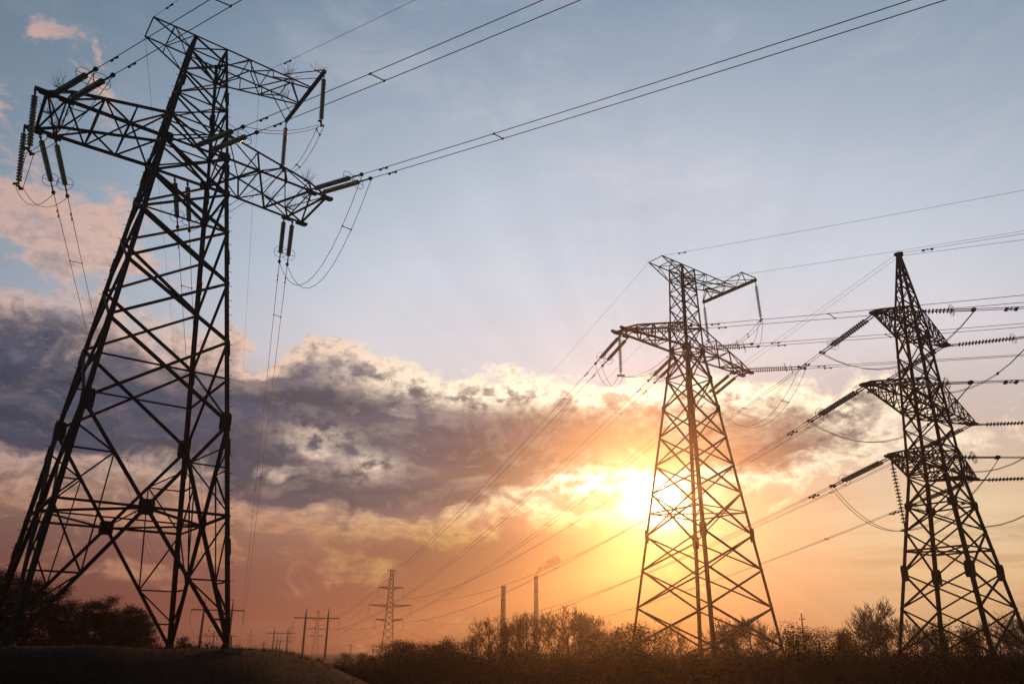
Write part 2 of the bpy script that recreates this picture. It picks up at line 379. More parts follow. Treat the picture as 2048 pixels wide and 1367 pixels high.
def truss_arm(mb, near_b, far_b, near_t, far_t, wc, ww, nrm_sign=1, plan=True, t_plan=True):
    """box truss of four chords given as node lists of equal length (body end first)"""
    n = len(near_b)
    for ch, nn in ((near_b, (0, -1, 0)), (far_b, (0, 1, 0))):
        for p, q in zip(ch, ch[1:]): mb.angle(p, q, wc, nn)
    for ch, nn in ((near_t, (0, -1, 0)), (far_t, (0, 1, 0))):
        for p, q in zip(ch, ch[1:]): mb.angle(p, q, wc*.85, nn)
    for i in range(n):
        for b, t, nn in ((near_b, near_t, (0, -1, 0)), (far_b, far_t, (0, 1, 0))):
            if i > 0 and np.linalg.norm(V3(b[i])-V3(t[i])) > .15: mb.angle(b[i], t[i], ww, nn)
            if i < n-1: mb.angle(t[i], b[i+1], ww, nn) if i % 2 == 0 else mb.angle(b[i], t[i+1], ww, nn)
            if i < n-1 and i % 2 == 0 and False: mb.angle(b[i], t[i+1], ww, nn)
        if i > 0: mb.angle(near_b[i], far_b[i], ww, (0, 0, -1))
        if i > 0 and t_plan: mb.angle(near_t[i], far_t[i], ww*.8, (0, 0, 1))
        if i < n-1 and plan:
            a, b = (near_b[i], far_b[i+1]) if i % 2 else (far_b[i], near_b[i+1])
            mb.angle(V3(a)+V3((0, 0, .01)), V3(b)+V3((0, 0, .01)), ww*1.25, (0, 0, -1))
            if t_plan: mb.angle(near_t[i+1] if i % 2 else far_t[i+1], far_t[i] if i % 2 else near_t[i], ww*.8, (0, 0, 1))

def spikes(mb, o, n, ln, rng, spread=.9):
    for i in range(n):
        d = V3((rng.gauss(0, spread), rng.gauss(0, spread), 1.0+rng.random()*.4)); d /= np.linalg.norm(d)
        p = V3(o)+V3((rng.uniform(-.27, .27), 0, 0))
        q = p+d*ln*rng.uniform(.5, 1)
        mb.tube([p, lerp(p, q, .55)+V3((rng.gauss(0, .02), rng.gauss(0, .02), 0)), q], [.009, .007, .004], 3)
        if rng.random() < .5:
            e = lerp(p, q, .6); mb.tube([e, e+V3((rng.gauss(0, .12), rng.gauss(0, .12), .18))], [.006, .004], 3)

def anchor_pylon(name, d, label, first):
    """single-circuit tension pylon: lower cross-arm both ways, top arm with a ground-wire peak and a jumper beam"""
    zB, zA, zL, zT = d['zB'], d['zA'], d['zL'], d['zT']
    P = Pylon(name, d['loc'], d['az'], [(0, d['w0x'], d['w0y']), (zB, d['wBx'], d['wBy']), (zT, d['wTx'], d['wTy'])], label, 'tall lattice pylons')
    g = d['bar']
    P.legs([.23*g, .155*g], STEEL, .38, d['foot'], first)
    if first:
        zk, zc = 10.6, 0
        panels = [26.13, 23.78, 21.4, 18.3, 14.95, 10.6]
        for z1, z0 in zip(panels, panels[1:]): P.xpanel(z0, z1, .15*g)
        P.ring(12.9, .10)
        zb_ = (10.6*d['w0x']/(d['w0x']+P.w(10.6)[0]))            # height where the portal diagonals cross
        for A, B, n in FACES:
            n = V3(n); a0, b0, a1, b1 = P.pt(A, 0), P.pt(B, 0), P.pt(A, zk), P.pt(B, zk)
            c = lerp(a1, b0, (zk-zb_)/zk)
            for top, ft in ((a1, b0), (b1, a0)): P.br.angle(top+n*.004, c, .17*g, n); P.br.angle(c, ft+n*.004, .17*g, n)
            P.br.plate(c+n*.03, b0-a0, (0, 0, 1), n, .34, .36, .025)
            for L, top, ft in ((A, a1, a0), (B, b1, b0)):
                hz = P.pt(L, zb_); P.br.angle(hz, c, .12*g, n)
                mu, ml = lerp(top, c, .5), lerp(c, ft, .5); sw = .075*g
                P.br.angle(mu, P.pt(L, mu[2]), sw, n); P.br.angle(mu, P.pt(L, (mu[2]+zk)/2), sw, n); P.br.angle(mu, hz, sw, n)
                P.br.angle(ml, P.pt(L, ml[2]), sw, n); P.br.angle(ml, hz, sw, n)
                P.br.angle(ml, P.pt(L, ml[2]*.45), sw, n)
                q = lerp(c, ft, .78); P.br.angle(q, P.pt(L, q[2]), sw, n); P.br.angle(mu, lerp(hz, c, .5), sw*.8, n); P.br.angle(ml, lerp(hz, c, .5), sw*.8, n)
        mids = {}
        for A, B, n in FACES: mids[n] = lerp(P.pt(A, zb_), P.pt(B, zb_), .5)
        seq = [mids[(0, -1, 0)], mids[(1, 0, 0)], mids[(0, 1, 0)], mids[(-1, 0, 0)]]
        for a, b in zip(seq, seq[1:]+seq[:1]): P.br.angle(a, b, .11*g, (0, 0, 1))
        P.br.angle(seq[0]+V3((0, 0, .05)), seq[2]+V3((0, 0, .05)), .08, (0, 0, 1)); P.br.angle(seq[1], seq[3], .08, (0, 0, 1))
        for L in LEGS:
            P.gus(L, zk, .28, .50); P.gus(L, zB, .28, .30); P.gus(L, 23.78, .18, .22)
        ups = [zB, zA, 29.4, 31.2, zL, zT]
        for z0, z1 in zip(ups, ups[1:]): P.xpanel(z0, z1, .09*g)
        for z in (zB, zA, 29.4, zL, zT): P.ring(z, .10, cross=z in (zB, zA, zL))
        P.ring(23.78, .11)
    else:
        panels = [zB, 23.24, 20.75, 18.43, 16.12, 13.9, 10.66, 8.1, 5.4, 2.7, 0]
        for z1, z0 in zip(panels, panels[1:]): P.xpanel(z0, z1, .125*g)
        P.ring(12.42, .10, cross=True); P.ring(23.24, .09)
        for L in LEGS: P.gus(L, 10.66, .2, .5); P.gus(L, 20.75, .22, .3); P.gus(L, zB, .28, .3); P.gus(L, 23.24, .2, .3)
        ups = [zB, zA, 29.5, 31.0, zL, zT]
        for z0, z1 in zip(ups, ups[1:]): P.xpanel(z0, z1, .085*g)
        for z in (zB, zA, zL, zT): P.ring(z, .09, cross=z in (zB, zA, zL))
    P.br.build('body_bracing', STEEL, P.root)
    # lower cross-arm
    arm = MB(); wb = d['wBy']; wa = P.w(zA)
    for sx, L, dz, tp in ((-1, d['La'], d['zc'], d['tl']), (1, d['Ra'], d['zr'], d['tr'])):
        xb, xa = d['wBx']*sx, wa[0]*sx; fr = (0, .30, .58, .84, 1.0)
        nb = [V3((xb+(L*sx-xb)*t, -wb*(1+(tp-1)*t), zB+dz*t)) for t in fr]
        fb = [p*V3((1, -1, 1)) for p in nb]
        nt = [V3((xa+(L*sx*.97-xa)*t, -(wa[1]+(wb*tp-wa[1])*t), zA+(zB+dz+.62-zA)*min(t/.84, 1))) for t in fr]
        nt[-1] = nb[-1]+V3((0, 0, .05)); ft = [p*V3((1, -1, 1)) for p in nt]
        truss_arm(arm, nb, fb, nt, ft, .15*g, .085*g)
        e = .55 if sx < 0 else .4
        for y in (-1, 1):
            p = nb[-1] if y < 0 else fb[-1]
            arm.prism(p+V3((-.1*sx, -.09, -.09)), p+V3((e*sx, -.09, -.09)), V3((0, .18, 0)), V3((0, 0, .16)))
            for t in (.84, 1.0):
                q = V3((xb+(L*sx-xb)*t, y*wb*(1+(tp-1)*t), zB+dz*t)); arm.plate(q+V3((0, 0, -.10)), (1, 0, 0), (0, 1, 0), (0, 0, 1), .35, .2, .03)
        if sx < 0:
            for y in (-1, 1): arm.angle((-d['wBx'], y*wb, zB-.02), (d['wBx'], y*wb, zB-.02), .15*g, (0, y, 0))
        arm.angle(nb[-1], fb[-1], .16*g, (0, 0, -1)); arm.angle(nb[-2], fb[-1], .1*g, (0, 0, -1)); arm.angle(fb[-2], nb[-1]+V3((0, 0, .02)), .1*g, (0, 0, -1))
    arm.build('lower_crossarm', STEEL, P.root)
    # upper arm: peak to the left, arm carrying the jumper beam to the right
    up = MB(); wt = d['wTy']; wl = P.w(zL)
    for y in (-1, 1):
        pk = V3((-d['Lp'], y*d['ypk'], zT)); nn = (0, y, 0)
        A, B = V3((-d['wTx'], y*wt, zT)), V3((-wl[0], y*wl[1], zL))
        up.angle(pk, A, .11*g, nn); up.angle(pk, B, .11*g, nn)
        m1 = lerp(A, pk, .5); up.angle(m1, lerp(B, pk, .5), .06*g, nn); up.angle(m1, B, .06*g, nn)
        tip = V3((d['Rr'], y*wt, zT)); A2, B2 = V3((d['wTx'], y*wt, zT)), V3((wl[0], y*wl[1], zL))
        up.angle(A, A2, .10*g, nn)
        up.angle(A2, tip, .11*g, nn); up.angle(B2, tip-V3((0, 0, .12)), .11*g, nn)
        for i, t in enumerate((.27, .53, .78)):
            up.angle(lerp(A2, tip, t), lerp(B2, tip, t), .055*g, nn); up.angle(lerp(A2, tip, t), lerp(B2, tip, t-.26), .055*g, nn)
    for t in (0, .5, 1.0):
        a = lerp((-d['wTx'], -wt, zT), (-d['Lp'], -d['ypk'], zT), t); up.angle(a, a*V3((1, -1, 1)), .07*g, (0, 0, 1))
    up.angle((-d['wTx'], -wt, zT), (-d['Lp']*.62, d['ypk'], zT), .06*g, (0, 0, 1)); up.angle((-d['wTx'], wt, zT+.02), (-d['Lp']*.62, -d['ypk'], zT+.02), .06*g, (0, 0, 1))
    for i in range(4):
        x0 = d['wTx']+(d['Rr']-d['wTx'])*i/4; x1 = d['wTx']+(d['Rr']-d['wTx'])*(i+1)/4
        up.angle((x0, -wt, zT), (x1, wt, zT), .055*g, (0, 0, 1)) if i % 2 else up.angle((x0, wt, zT), (x1, -wt, zT), .055*g, (0, 0, 1))
        up.angle((x1, -wt, zT), (x1, wt, zT), .055*g, (0, 0, 1))
        b0, b1 = (lerp((wl[0], -wl[1], zL), (d['Rr'], -wt, zT-.12), k/4) for k in (i, i+1))
        up.angle(b0 if i % 2 else b0*V3((1, -1, 1)), b1*V3((1, -1, 1)) if i % 2 else b1, .055*g, (0, 0, -1))
    up.build('upper_crossarm', STEEL, P.root)
    # jumper beam across the tip of the upper arm
    jb = MB(); x = d['Rr']; Bm = d['beam']
    jb.prism((x-.09, -Bm, zT-.28), (x-.09, Bm, zT-.28), V3((.05, 0, 0)), V3((0, 0, .24*g))); jb.prism((x+.04, -Bm, zT-.28), (x+.04, Bm, zT-.28), V3((.05, 0, 0)), V3((0, 0, .24*g)))
    for k in range(13):
        y = -Bm+.2+k*(2*Bm-.4)/12; jb.bar((x-.06, y, zT-.15), (x+.06, y, zT-.15), .05, .12)
    for sy in (-1, 1):
        jb.angle((x, sy*Bm, zT-.1), (x-1.9, sy*wt*1.0, zT-.02), .07*g, (0, 0, 1))
        jb.angle((x-.05, sy*(Bm*.55+wt*.45), zT-.1), (x-1.2, sy*wt, zT-.02), .05*g, (0, 0, 1))
        if not first:
            ap = V3((x-.7, sy*(wt+1.3), zT+.75)); jb.angle(ap, (x, sy*Bm, zT), .07, (0, 0, 1)); jb.angle(ap, (x-1.6, sy*wt, zT), .07, (0, 0, 1)); jb.angle(ap, (x, sy*wt, zT), .06, (0, 0, 1)); jb.angle(ap, (x, sy*(wt+1.2), zT-.1), .06, (0, 0, 1))
    jb.build('jumper_beam', STEEL, P.root)
    rng = random.Random(5); sp = MB()
    if first:
        spots = [((-6.7, -wb, zB+.5), 26), ((-6.9, wb*.2, zB+.2), 22), ((-6.4, wb, zB+.5), 20), ((d['Rr']-1.5, -wt, zT), 26), ((d['Rr']-.9, wt, zT), 20), ((d['Rr']-.2, -2.6, zT), 10),
                 ((6.4, -wb, zB+.4), 22), ((6.9, -.5, zB+.1), 16), ((6.6, wb*.8, zB+.2), 22), ((5.4, wb, zB+.6), 12)]
        for o, n in spots:
            sp = MB(); sp.bar(V3(o)-V3((.28, 0, 0)), V3(o)+V3((.28, 0, 0)), .04, .05); spikes(sp, o, n, 1.1, rng); sp.build('spike_brush', FIT, P.root)
    return P

def double_circuit_pylon(d, label):
    P = Pylon('double_circuit_pylon', d['loc'], d['az'], [(0, d['w0'], d['w0']), (d['zk'], d['wk'], d['wk']), (d['z3'], d['w3'], d['w3'])], label, 'tall lattice pylons')
    P.legs([.19, .15], STEEL2, .4, .6)
    for zs, w in (([0, 2.3, 4.52, 6.36, 8.58, 9.95, d['zk']], .09), ([d['zk'], 13.0, 14.4, d['z2'], 17.2, 18.8, d['z3']], .075)):
        for z0, z1 in zip(zs, zs[1:]): P.xpanel(z0, z1, w)
    P.ring(7.56, .09, cross=True); P.ring(9.95, .08)
    for L in LEGS: P.gus(L, 6.36, .2, .42); P.gus(L, 9.95, .2, .22)
    # peak
    for L in LEGS: P.br.angle(P.pt(L, d['z3']), V3(P.pt(L, d['z3']))*V3((.12, .12, 0))+V3((0, 0, d['zp'])), .13, (P.pt(L, 0)[0], P.pt(L, 0)[1], 0))
    def pk(L, t): return lerp(P.pt(L, d['z3']), V3(P.pt(L, d['z3']))*V3((.12, .12, 0))+V3((0, 0, d['zp'])), t)
    ts = [0, .24, .45, .63, .78, .9]
    for t0, t1 in zip(ts, ts[1:]):
        for A, B, n in FACES: P.br.angle(pk(A, t0), pk(B, t1), .06, n); P.br.angle(pk(B, t0), pk(A, t1), .06, n)
    P.br.plate((0, 0, d['zp']), (1, 0, 0), (0, 1, 0), (0, 0, 1), .28, .2, .12)
    P.br.bar((-.1, 0, d['zp']+.06), (.1, 0, d['zp']+.06), .5, .1)
    P.br.build('body_bracing', STEEL2, P.root)
    for lv, dep in (('1', 1.05), ('2', 1.35), ('3', 1.15)):
        z = d['z'+lv]; a = MB()
        for sx, key in ((-1, 'l'), (1, 'r')):
            L = d[key+lv]; w, wt_ = P.w(z-.45), P.w(z+dep)
            fr = (0, .2, .4, .6, .8, 1.0)
            nb = [V3((sx*(w[0]+(L-w[0])*t), -(w[1]+(.22-w[1])*t), z-.45+.45*t)) for t in fr]; fb = [p*V3((1, -1, 1)) for p in nb]
            nt = [V3((sx*(wt_[0]+(L-wt_[0])*t), -(wt_[1]+(.2-wt_[1])*t), z+dep+(.12-dep)*t)) for t in fr]; ft = [p*V3((1, -1, 1)) for p in nt]
            truss_arm(a, nb, fb, nt, ft, .09, .045)
            for i in range(5):
                for b, t, nn in ((nb, nt, (0, -1, 0)), (fb, ft, (0, 1, 0))): a.angle(b[i], t[i+1], .04, nn)
            a.plate((sx*L, 0, z-.02), (1, 0, 0), (0, 1, 0), (0, 0, 1), .32, .3, .09)
        for zz in (z-.45, z+dep):
            for A, B, n in FACES: a.angle(P.pt(A, zz)+V3(n)*.03, P.pt(B, zz)+V3(n)*.03, .085, n)
            a.angle(P.pt('L2', zz), P.pt('M', zz), .06, (0, 0, 1)); a.angle(P.pt('R', zz-.05), P.pt('L1', zz-.05), .06, (0, 0, 1))
        for A, B, n in FACES: a.angle(P.pt(A, z-.45)-V3(n)*.04, P.pt(B, z+dep)-V3(n)*.04, .055, n); a.angle(P.pt(B, z-.45)-V3(n)*.09, P.pt(A, z+dep)-V3(n)*.09, .055, n)
        a.build('crossarm', STEEL2, P.root)
    return P

T1 = dict(loc=(-19.556, 38.0, EYE+.018), az=.9043, w0x=4.2746, w0y=4.7328, wBx=1.7325, wBy=1.7976, wTx=.943, wTy=.9713, zB=26.178, zA=27.82, zL=32.85, zT=33.95,
          La=7.217, Ra=7.60, Lp=3.231, Rr=6.193, beam=3.124, ypk=.936, zc=-.0755, zr=-.214, tl=1.06, tr=1.061, bar=1.0, foot=.7)
T2 = dict(loc=(12.946, 60.26, .0), az=.9159, w0x=4.133, w0y=4.216, wBx=1.05, wBy=.93, wTx=.803, wTy=.761, zB=25.735, zA=27.83, zL=32.2, zT=33.185,
          La=7.505, Ra=7.677, Lp=3.242, Rr=6.217, beam=2.9975, ypk=.7516, zc=-.078, zr=-.236, tl=.5184, tr=.4948, bar=1.0, foot=.4)
T3 = dict(loc=(22.77, 43.19, 0), az=.9127, w0=2.7056, wk=1.0975, w3=.6783, zk=11.563, z1=12.125, z2=15.768, z3=20.570, zp=25.55, l1=4.655, r1=4.705, l2=6.155, r2=5.965, l3=3.957, r3=4.131)
N1 = anchor_pylon('anchor_pylon', T1, 'huge dark lattice pylon on the grassy mound, with twiggy spike brushes on its arms', True)
N2 = anchor_pylon('anchor_pylon', T2, 'sunlit slender lattice pylon standing straight in front of the low sun', False)
N3 = double_circuit_pylon(T3, 'lattice pylon with a pointed peak and three pairs of arms, at the right edge')
# ------------------------------------------------------------------ insulator strings
def torus(mb, c, d, r, t, seg=20, arc=1.0):
    c, d = V3(c), V3(d); d /= np.linalg.norm(d); up = V3((0, 0, 1)) if abs(d[2]) < .9 else V3((1, 0, 0))
    a = np.cross(d, up); a /= np.linalg.norm(a); b = np.cross(d, a)
    mb.tube([c+(a*math.cos(x)+b*math.sin(x))*r for x in np.linspace(0, 2*math.pi*arc, seg)], t, 5)
def string_proto(n, link, tail, ring):
    """string hanging along local +Z: link, glass discs, end clamp, grading ring"""
    root = empty('insulator_string')
    pitch = .185; L = n*pitch
    a = MB(); a.bar((0, 0, -.05), (0, 0, link+.05), .05, .08); a.bar((-.07, 0, link*.5), (.07, 0, link*.5), .05, .1); a.build('top_link', FIT, root)
    g = MB()
    for i in range(n):
        z = link+i*pitch
        g.lathe([(.03, z), (.05, z+.012), (.08, z+.03), (.138, z+.058), (.15, z+.074), (.135, z+.084), (.06, z+.078), (.045, z+.10)], (0, 0, 0), (0, 0, 1), 14)
    g.build('glass_discs', GLASS, root, True)
    k = MB(); k.tube([(0, 0, link-.02), (0, 0, link+L)], .028, 6); e = link+L; k.bar((0, 0, e-.02), (0, 0, e+tail), .055, .075)
    if tail > .6:
        k.lathe([(.02, e+tail-.22), (.10, e+tail-.18), (.12, e+tail-.08), (.09, e+tail), (.03, e+tail+.04)], (0, 0, 0), (0, 0, 1), 8)
    else:
        k.bar((-.24, 0, e+tail-.05), (.24, 0, e+tail-.05), .09, .1); k.bar((-.24, -.12, e+tail-.03), (-.24, .12, e+tail-.03), .07, .1); k.bar((.24, -.12, e+tail-.03), (.24, .12, e+tail-.03), .07, .1)
    k.build('clamp', FIT, root)
    if ring:
        r = MB(); torus(r, (0, 0, e-.12), (0, .25, 1), .42, .014); r.bar((0, 0, e-.02), (.40, 0, e-.15), .02); r.bar((0, 0, e-.02), (-.40, 0, e-.1), .02)
        r.build('grading_ring', FIT, root)
    return root, link+L+tail
TENS, TL = string_proto(17, .60, 1.05, True)
SUSP, SL = string_proto(16, .45, .30, False)
used = {TENS: False, SUSP: False}
def hang(proto, p, d, label, group, k=1.0):
    o = proto if not used[proto] else copy_thing(proto)
    used[proto] = True
    o.location = Vector(p); o.rotation_mode = 'QUATERNION'; o.rotation_quaternion = Vector(d).to_track_quat('Z', 'Y')
    o.scale = (k, k, 1)
    tag(o, label, 'insulator', group)
    return V3(p)+V3(d)/np.linalg.norm(d)*(TL if proto is TENS else SL)

# ------------------------------------------------------------------ wires
def parab(p, q, sag, n=14):
    return [lerp(p, q, t)-V3((0, 0, 4*sag*t*(1-t))) for t in np.linspace(0, 1, n)]
def wires(name, lines, r, label, cat, group, spacers=(), dampers=False, part='conductor', m=None):
    root = tag(empty(name, lines[0][0]), label, cat, group); o = V3(lines[0][0]); m = m or WIRE
    def at(ln, s):
        acc = 0
        for a, b in zip(ln, ln[1:]):
            l = np.linalg.norm(b-a)
            if acc+l >= s: return a+(b-a)*(s-acc)/l, (b-a)/l
            acc += l
        return ln[-1], (ln[-1]-ln[-2])/np.linalg.norm(ln[-1]-ln[-2])
    for ln in lines:
        mb = MB(); mb.tube([V3(p)-o for p in ln], r, 6); mb.build(part, m, root, True)
        if dampers:
            db = MB()
            for s in (1.7,):
                c, d = at(ln, s); c = c-o-V3((0, 0, .07))
                db.bar(c-d*.22, c+d*.22, .022)
                for q in (-.24, .24): db.lathe([(.02, -.09), (.055, -.07), (.06, .07), (.02, .09)], c+d*q, d, 6)
                db.bar(c, c+V3((0, 0, .09)), .04)
            db.build('vibration_damper', FIT, root)
    if len(lines) == 2:
        for s in spacers:
            a, _ = at(lines[0], s); b, _ = at(lines[1], s)
            sb = MB(); sb.bar(a-o, b-o, .035)
            for c in (a, b): sb.lathe([(.03, -.08), (.05, 0), (.03, .08)], c-o, (b-a)[[1, 0, 2]]*V3((-1, 1, 0))+V3((.001, 0, 0)), 6)
            sb.build('spacer', FIT, root)
    return root
def fwd(p, az, s, L, n=40, k=1/2400.):
    t = np.linspace(0, L, n)[:, None]; d = V3((math.sin(R(az)), math.cos(R(az)), 0))
    return list(V3(p)+d*t+V3((0, 0, 1))*(-s*t+k*t*t))
def fdir(az, s): return V3((math.sin(R(az)), math.cos(R(az)), -s))
def span_dir(p, q, sag):
    e = V3(q)-V3(p); h = math.hypot(e[0], e[1]); return V3((e[0]/h, e[1]/h, e[2]/h-4*sag/h))
def loop(chains):
    out = list(chains[0])
    for c in chains[1:]: out += list(c)[1:]
    return out

P1 = dict(L=V3((-99.2, 240.3, 10.1)), C=V3((-92.4, 242.9, 10.1)), R=V3((-85.5, 245.5, 10.1)), G=[V3((-96.0, 241.6, 16.7)), V3((-89.0, 244.2, 16.7))])
P2 = dict(L=V3((-82.5, 288.4, 9.9)), C=V3((-75.0, 290.4, 9.9)), R=V3((-67.6, 292.3, 9.9)), G=[V3((-78.7, 289.5, 17.0)), V3((-71.2, 291.4, 17.1))])
SAG1 = dict(L=6.2, C=5.0, R=6.2); SAG2 = 6.9
PH = dict(L='left arm tip', C='body', R='right arm tip')

def anchor_lines(N, d, who, az, slopes, att, far, sags, jl, group):
    wb = d['wBy']; zB = d['zB']
    fe, be = {}, {}
    for ph in 'LCR':
        fe[ph], be[ph] = [], []; fl, bl = [], []
        for i, (x, y, z) in enumerate(att[ph]):
            side = ('outer', 'inner')[i] if ph == 'L' else ('left', 'right')[i] if ph == 'C' else ('inner', 'outer')[i]
            p = N.world((x, -y, z)); dv = fdir(az, slopes[ph][i])
            e = hang(TENS, p, dv, f"{side} glass insulator string at {who}'s {PH[ph]}, pulling right", group)
            fe[ph].append(e); s0 = slopes[ph][i]
            fl.append([e]+fwd(e, az, s0-2*TL/2400., 108)[1:])
            p = N.world((x, y, z)); q = far[ph]+V3((.2*(1 if i else -1), 0, 0)); sg = sags[ph]
            e = hang(TENS, p, span_dir(p, q, sg), f"{side} glass insulator string at {who}'s {PH[ph]}, sloping down behind", group)
            be[ph].append(e); bl.append(parab(e, q, sg*.97, 46))
        wires('conductor_bundle', fl, .019, f"twin conductors leaving {who}'s {PH[ph]} to the right", 'power line', 'conductors of the big lines', (9.5, 42, 80), True)
        wires('conductor_bundle', bl, .019, f"twin conductors sagging from {who}'s {PH[ph]} to a distant portal", 'power line', 'conductors of the big lines', (6.5, 40, 90), True)
    # jumper strings and loops
    dn = V3((0, 0, -1)); sw = dict(dn=None)
    def jump(ph, pts_f, sags_, label, spc=(3.0,)):
        ls = []
        for i in (0, 1):
            off = V3((.18*(1 if i else -1), .1, 0)); nodes = [fe[ph][i]]+[p+off for p in pts_f]+[be[ph][i]]
            ls.append(loop([parab(a, b, s, 12) for a, b, s in zip(nodes, nodes[1:], sags_)]))
        wires('jumper_loop', ls, .017, label, 'jumper cable', 'jumper loops', spc, False, 'cable')
    if jl == 2:
        a = N.world((-d['La']-.5, -wb*1.06, zB-.1)); b = N.world((-d['La']-.5, wb*1.06, zB-.1))
        ja = hang(SUSP, a, dn+V3((.13, .0, 0)), f"near glass string hanging from {who}'s left arm tip", group)
        jb = hang(SUSP, b, dn+V3((.13, .0, 0)), f"far glass string hanging from {who}'s left arm tip", group)
        jump('L', [ja, jb], [.9, .25, .9], f"pair of jumper cables looping under {who}'s left arm tip", (2.2,))
    else:
        a = N.world((-d['La']-.2, 0, zB-.15)); ja = hang(SUSP, a, dn, f"single glass string hanging straight down from {who}'s left arm tip", group)
        jump('L', [ja], [1.2, 1.3], f"pair of jumper cables looping under {who}'s left arm tip")
    x, Bm, zT = d['Rr'], d['beam'], d['zT']
    a = hang(SUSP, N.world((x, -Bm+.1, zT-.3)), dn+V3((.04, 0, 0)), f"glass string hanging from the near end of {who}'s top beam", group)
    b = hang(SUSP, N.world((x, Bm-.1, zT-.3)), dn+V3((.04, 0, 0)), f"glass string hanging from the far end of {who}'s top beam", group)
    jump('C', [a, b], [.35, 1.2, .5], f"pair of jumper cables carried round {who}'s body below the top beam", (8.0, 11))
    jump('R', [], [3.9], f"pair of jumper cables hanging in a deep loop below {who}'s right arm", (3.2,))
    # ground wires
    for sx, key in ((-1, 0), (1, 1)):
        xx = -d['Lp'] if sx < 0 else d['wTx']+(d['Rr']-d['wTx'])*.5; yy = d['ypk'] if sx < 0 else d['wTy']
        p = N.world((xx, -yy, zT)); q = N.world((xx, yy, zT)); nm = ('left peak', 'right top arm')[key]
        wires('ground_wire', [fwd(p, az, slopes['G'][key], 108)], .011, f"thin ground wire from {who}'s {nm} going right", 'ground wire', 'ground wires', part='wire', dampers=True)
        wires('ground_wire', [parab(q, far['G'][key], 3.0 if jl == 2 else 4.5, 40)], .009, f"thin ground wire from {who}'s {nm} down to the distance", 'ground wire', 'ground wires', part='wire')

w1, w2 = T1['wBy']*1.05, T2['wBy']*.56
anchor_lines(N1, T1, 'the near left pylon', 125.9, dict(L=(.152, .152), C=(.152, .152), R=(.152, .152), G=(.085, .146)),
             dict(L=[(-7.02, w1, 26.0), (-6.30, w1, 26.05)], C=[(-.19, 1.8, 26.1), (.53, 1.8, 26.1)], R=[(6.47, w1, 26.0), (7.03, w1, 25.97)]), P1, SAG1, 2, 'insulator strings on the near left pylon')
anchor_lines(N2, T2, 'the sun-side pylon', 115.96, dict(L=(.096, .105), C=(.098, .099), R=(.105, .098), G=(.043, .052)),
             dict(L=[(-7.0, w2, 25.6), (-6.2, w2, 25.6)], C=[(-.4, .95, 25.65), (.4, .95, 25.65)], R=[(6.4, w2, 25.45), (7.3, w2, 25.45)]), P2, dict(L=SAG2, C=SAG2, R=SAG2), 1, 'insulator strings on the sun-side pylon')

# the double-circuit line
K7 = dict(l3=(-47.6, 255.6, 18.9), r3=(-40.2, 256.9, 18.7), l2=(-50.2, 255.1, 13.4), r2=(-37.2, 257.3, 13.0), l1=(-48.1, 255.5, 9.0), r1=(-39.5, 257.0, 9.0))
S3 = dict(l3=.091, r3=-.01, l2=.065, r2=.04, l1=.074, r1=.018)
NM = dict(l3='upper left', r3='upper right', l2='middle left', r2='middle right', l1='lower left', r1='lower right')
g3 = 'insulator strings on the right-edge pylon'; who = 'the right-edge pylon'
for key in ('l3', 'r3', 'l2', 'r2', 'l1', 'r1'):
    sx = -1 if key[0] == 'l' else 1; x = sx*(T3[key]-.05); z = T3['z'+key[1]]-.12
    fs, bs, fl, bl = [], [], [], []
    for i, o in enumerate((-.125, .125)):
        sd = ('inner', 'outer')[i]
        dv = fdir(108.44, S3[key]); n = V3((dv[1], -dv[0], 0)); p = N3.world((x, -.2, z))+n*o
        e = hang(TENS, p, dv, f"{sd} insulator string at {who}'s {NM[key]} arm, pointing right", g3, .72); fs.append(e); fl.append(fwd(e, 108.44, S3[key]-2*TL/2400, 110))
        q0 = V3(K7[key]); p = N3.world((x, .2, z)); dv = span_dir(p, q0, 6.2); n = V3((dv[1], -dv[0], 0)); p = p-n*o
        e = hang(TENS, p, dv, f"{sd} insulator string at {who}'s {NM[key]} arm, pointing down left", g3, .72); bs.append(e); bl.append(parab(e, q0-n*o*.5, 6.0, 46))
    wires('conductor_bundle', fl, .019, f"twin conductors from {who}'s {NM[key]} arm leaving to the right", 'power line', 'conductors of the big lines', (9, 40), True)
    wires('conductor_bundle', bl, .014, f"twin conductors from {who}'s {NM[key]} arm sagging away left", 'power line', 'conductors of the big lines', (9, 45, 90), True)
    mid = []
    if key == 'l1':
        mid = [hang(SUSP, N3.world((x-.1, 0, z-.1)), V3((.05, 0, -1)), f"single insulator string hanging straight down from {who}'s lower left arm", g3)]
    ls = []
    for i in (0, 1):
        nodes = [fs[i]]+[m_+V3((.15*(1-2*i), 0, 0)) for m_ in mid]+[bs[i]]
        ls.append(loop([parab(a, b, .8 if mid else 2.1, 12) for a, b in zip(nodes, nodes[1:])]))
    wires('jumper_loop', ls, .016, f"pair of jumper cables looping under {who}'s {NM[key]} arm", 'jumper cable', 'jumper loops', (3.0,), False, 'cable')
pk = N3.world((0, 0, T3['zp']))
for i, o in enumerate((-.15, .15)):
    wires('ground_wire', [fwd(pk+V3((o, o, 0)), 108.44, -.024+.03*i, 110)], .011, f"{('upper', 'lower')[i]} thin ground wire from {who}'s pointed peak going right", 'ground wire', 'ground wires', part='wire', dampers=(i == 0))
    wires('ground_wire', [parab(pk+V3((o, o, 0)), V3((-44.9+2.4*i, 256.1+.3*i, 27.0)), 4.0, 40)], .008, f"{('left', 'right')[i]} thin ground wire from {who}'s pointed peak to the left", 'ground wire', 'ground wires', part='wire')
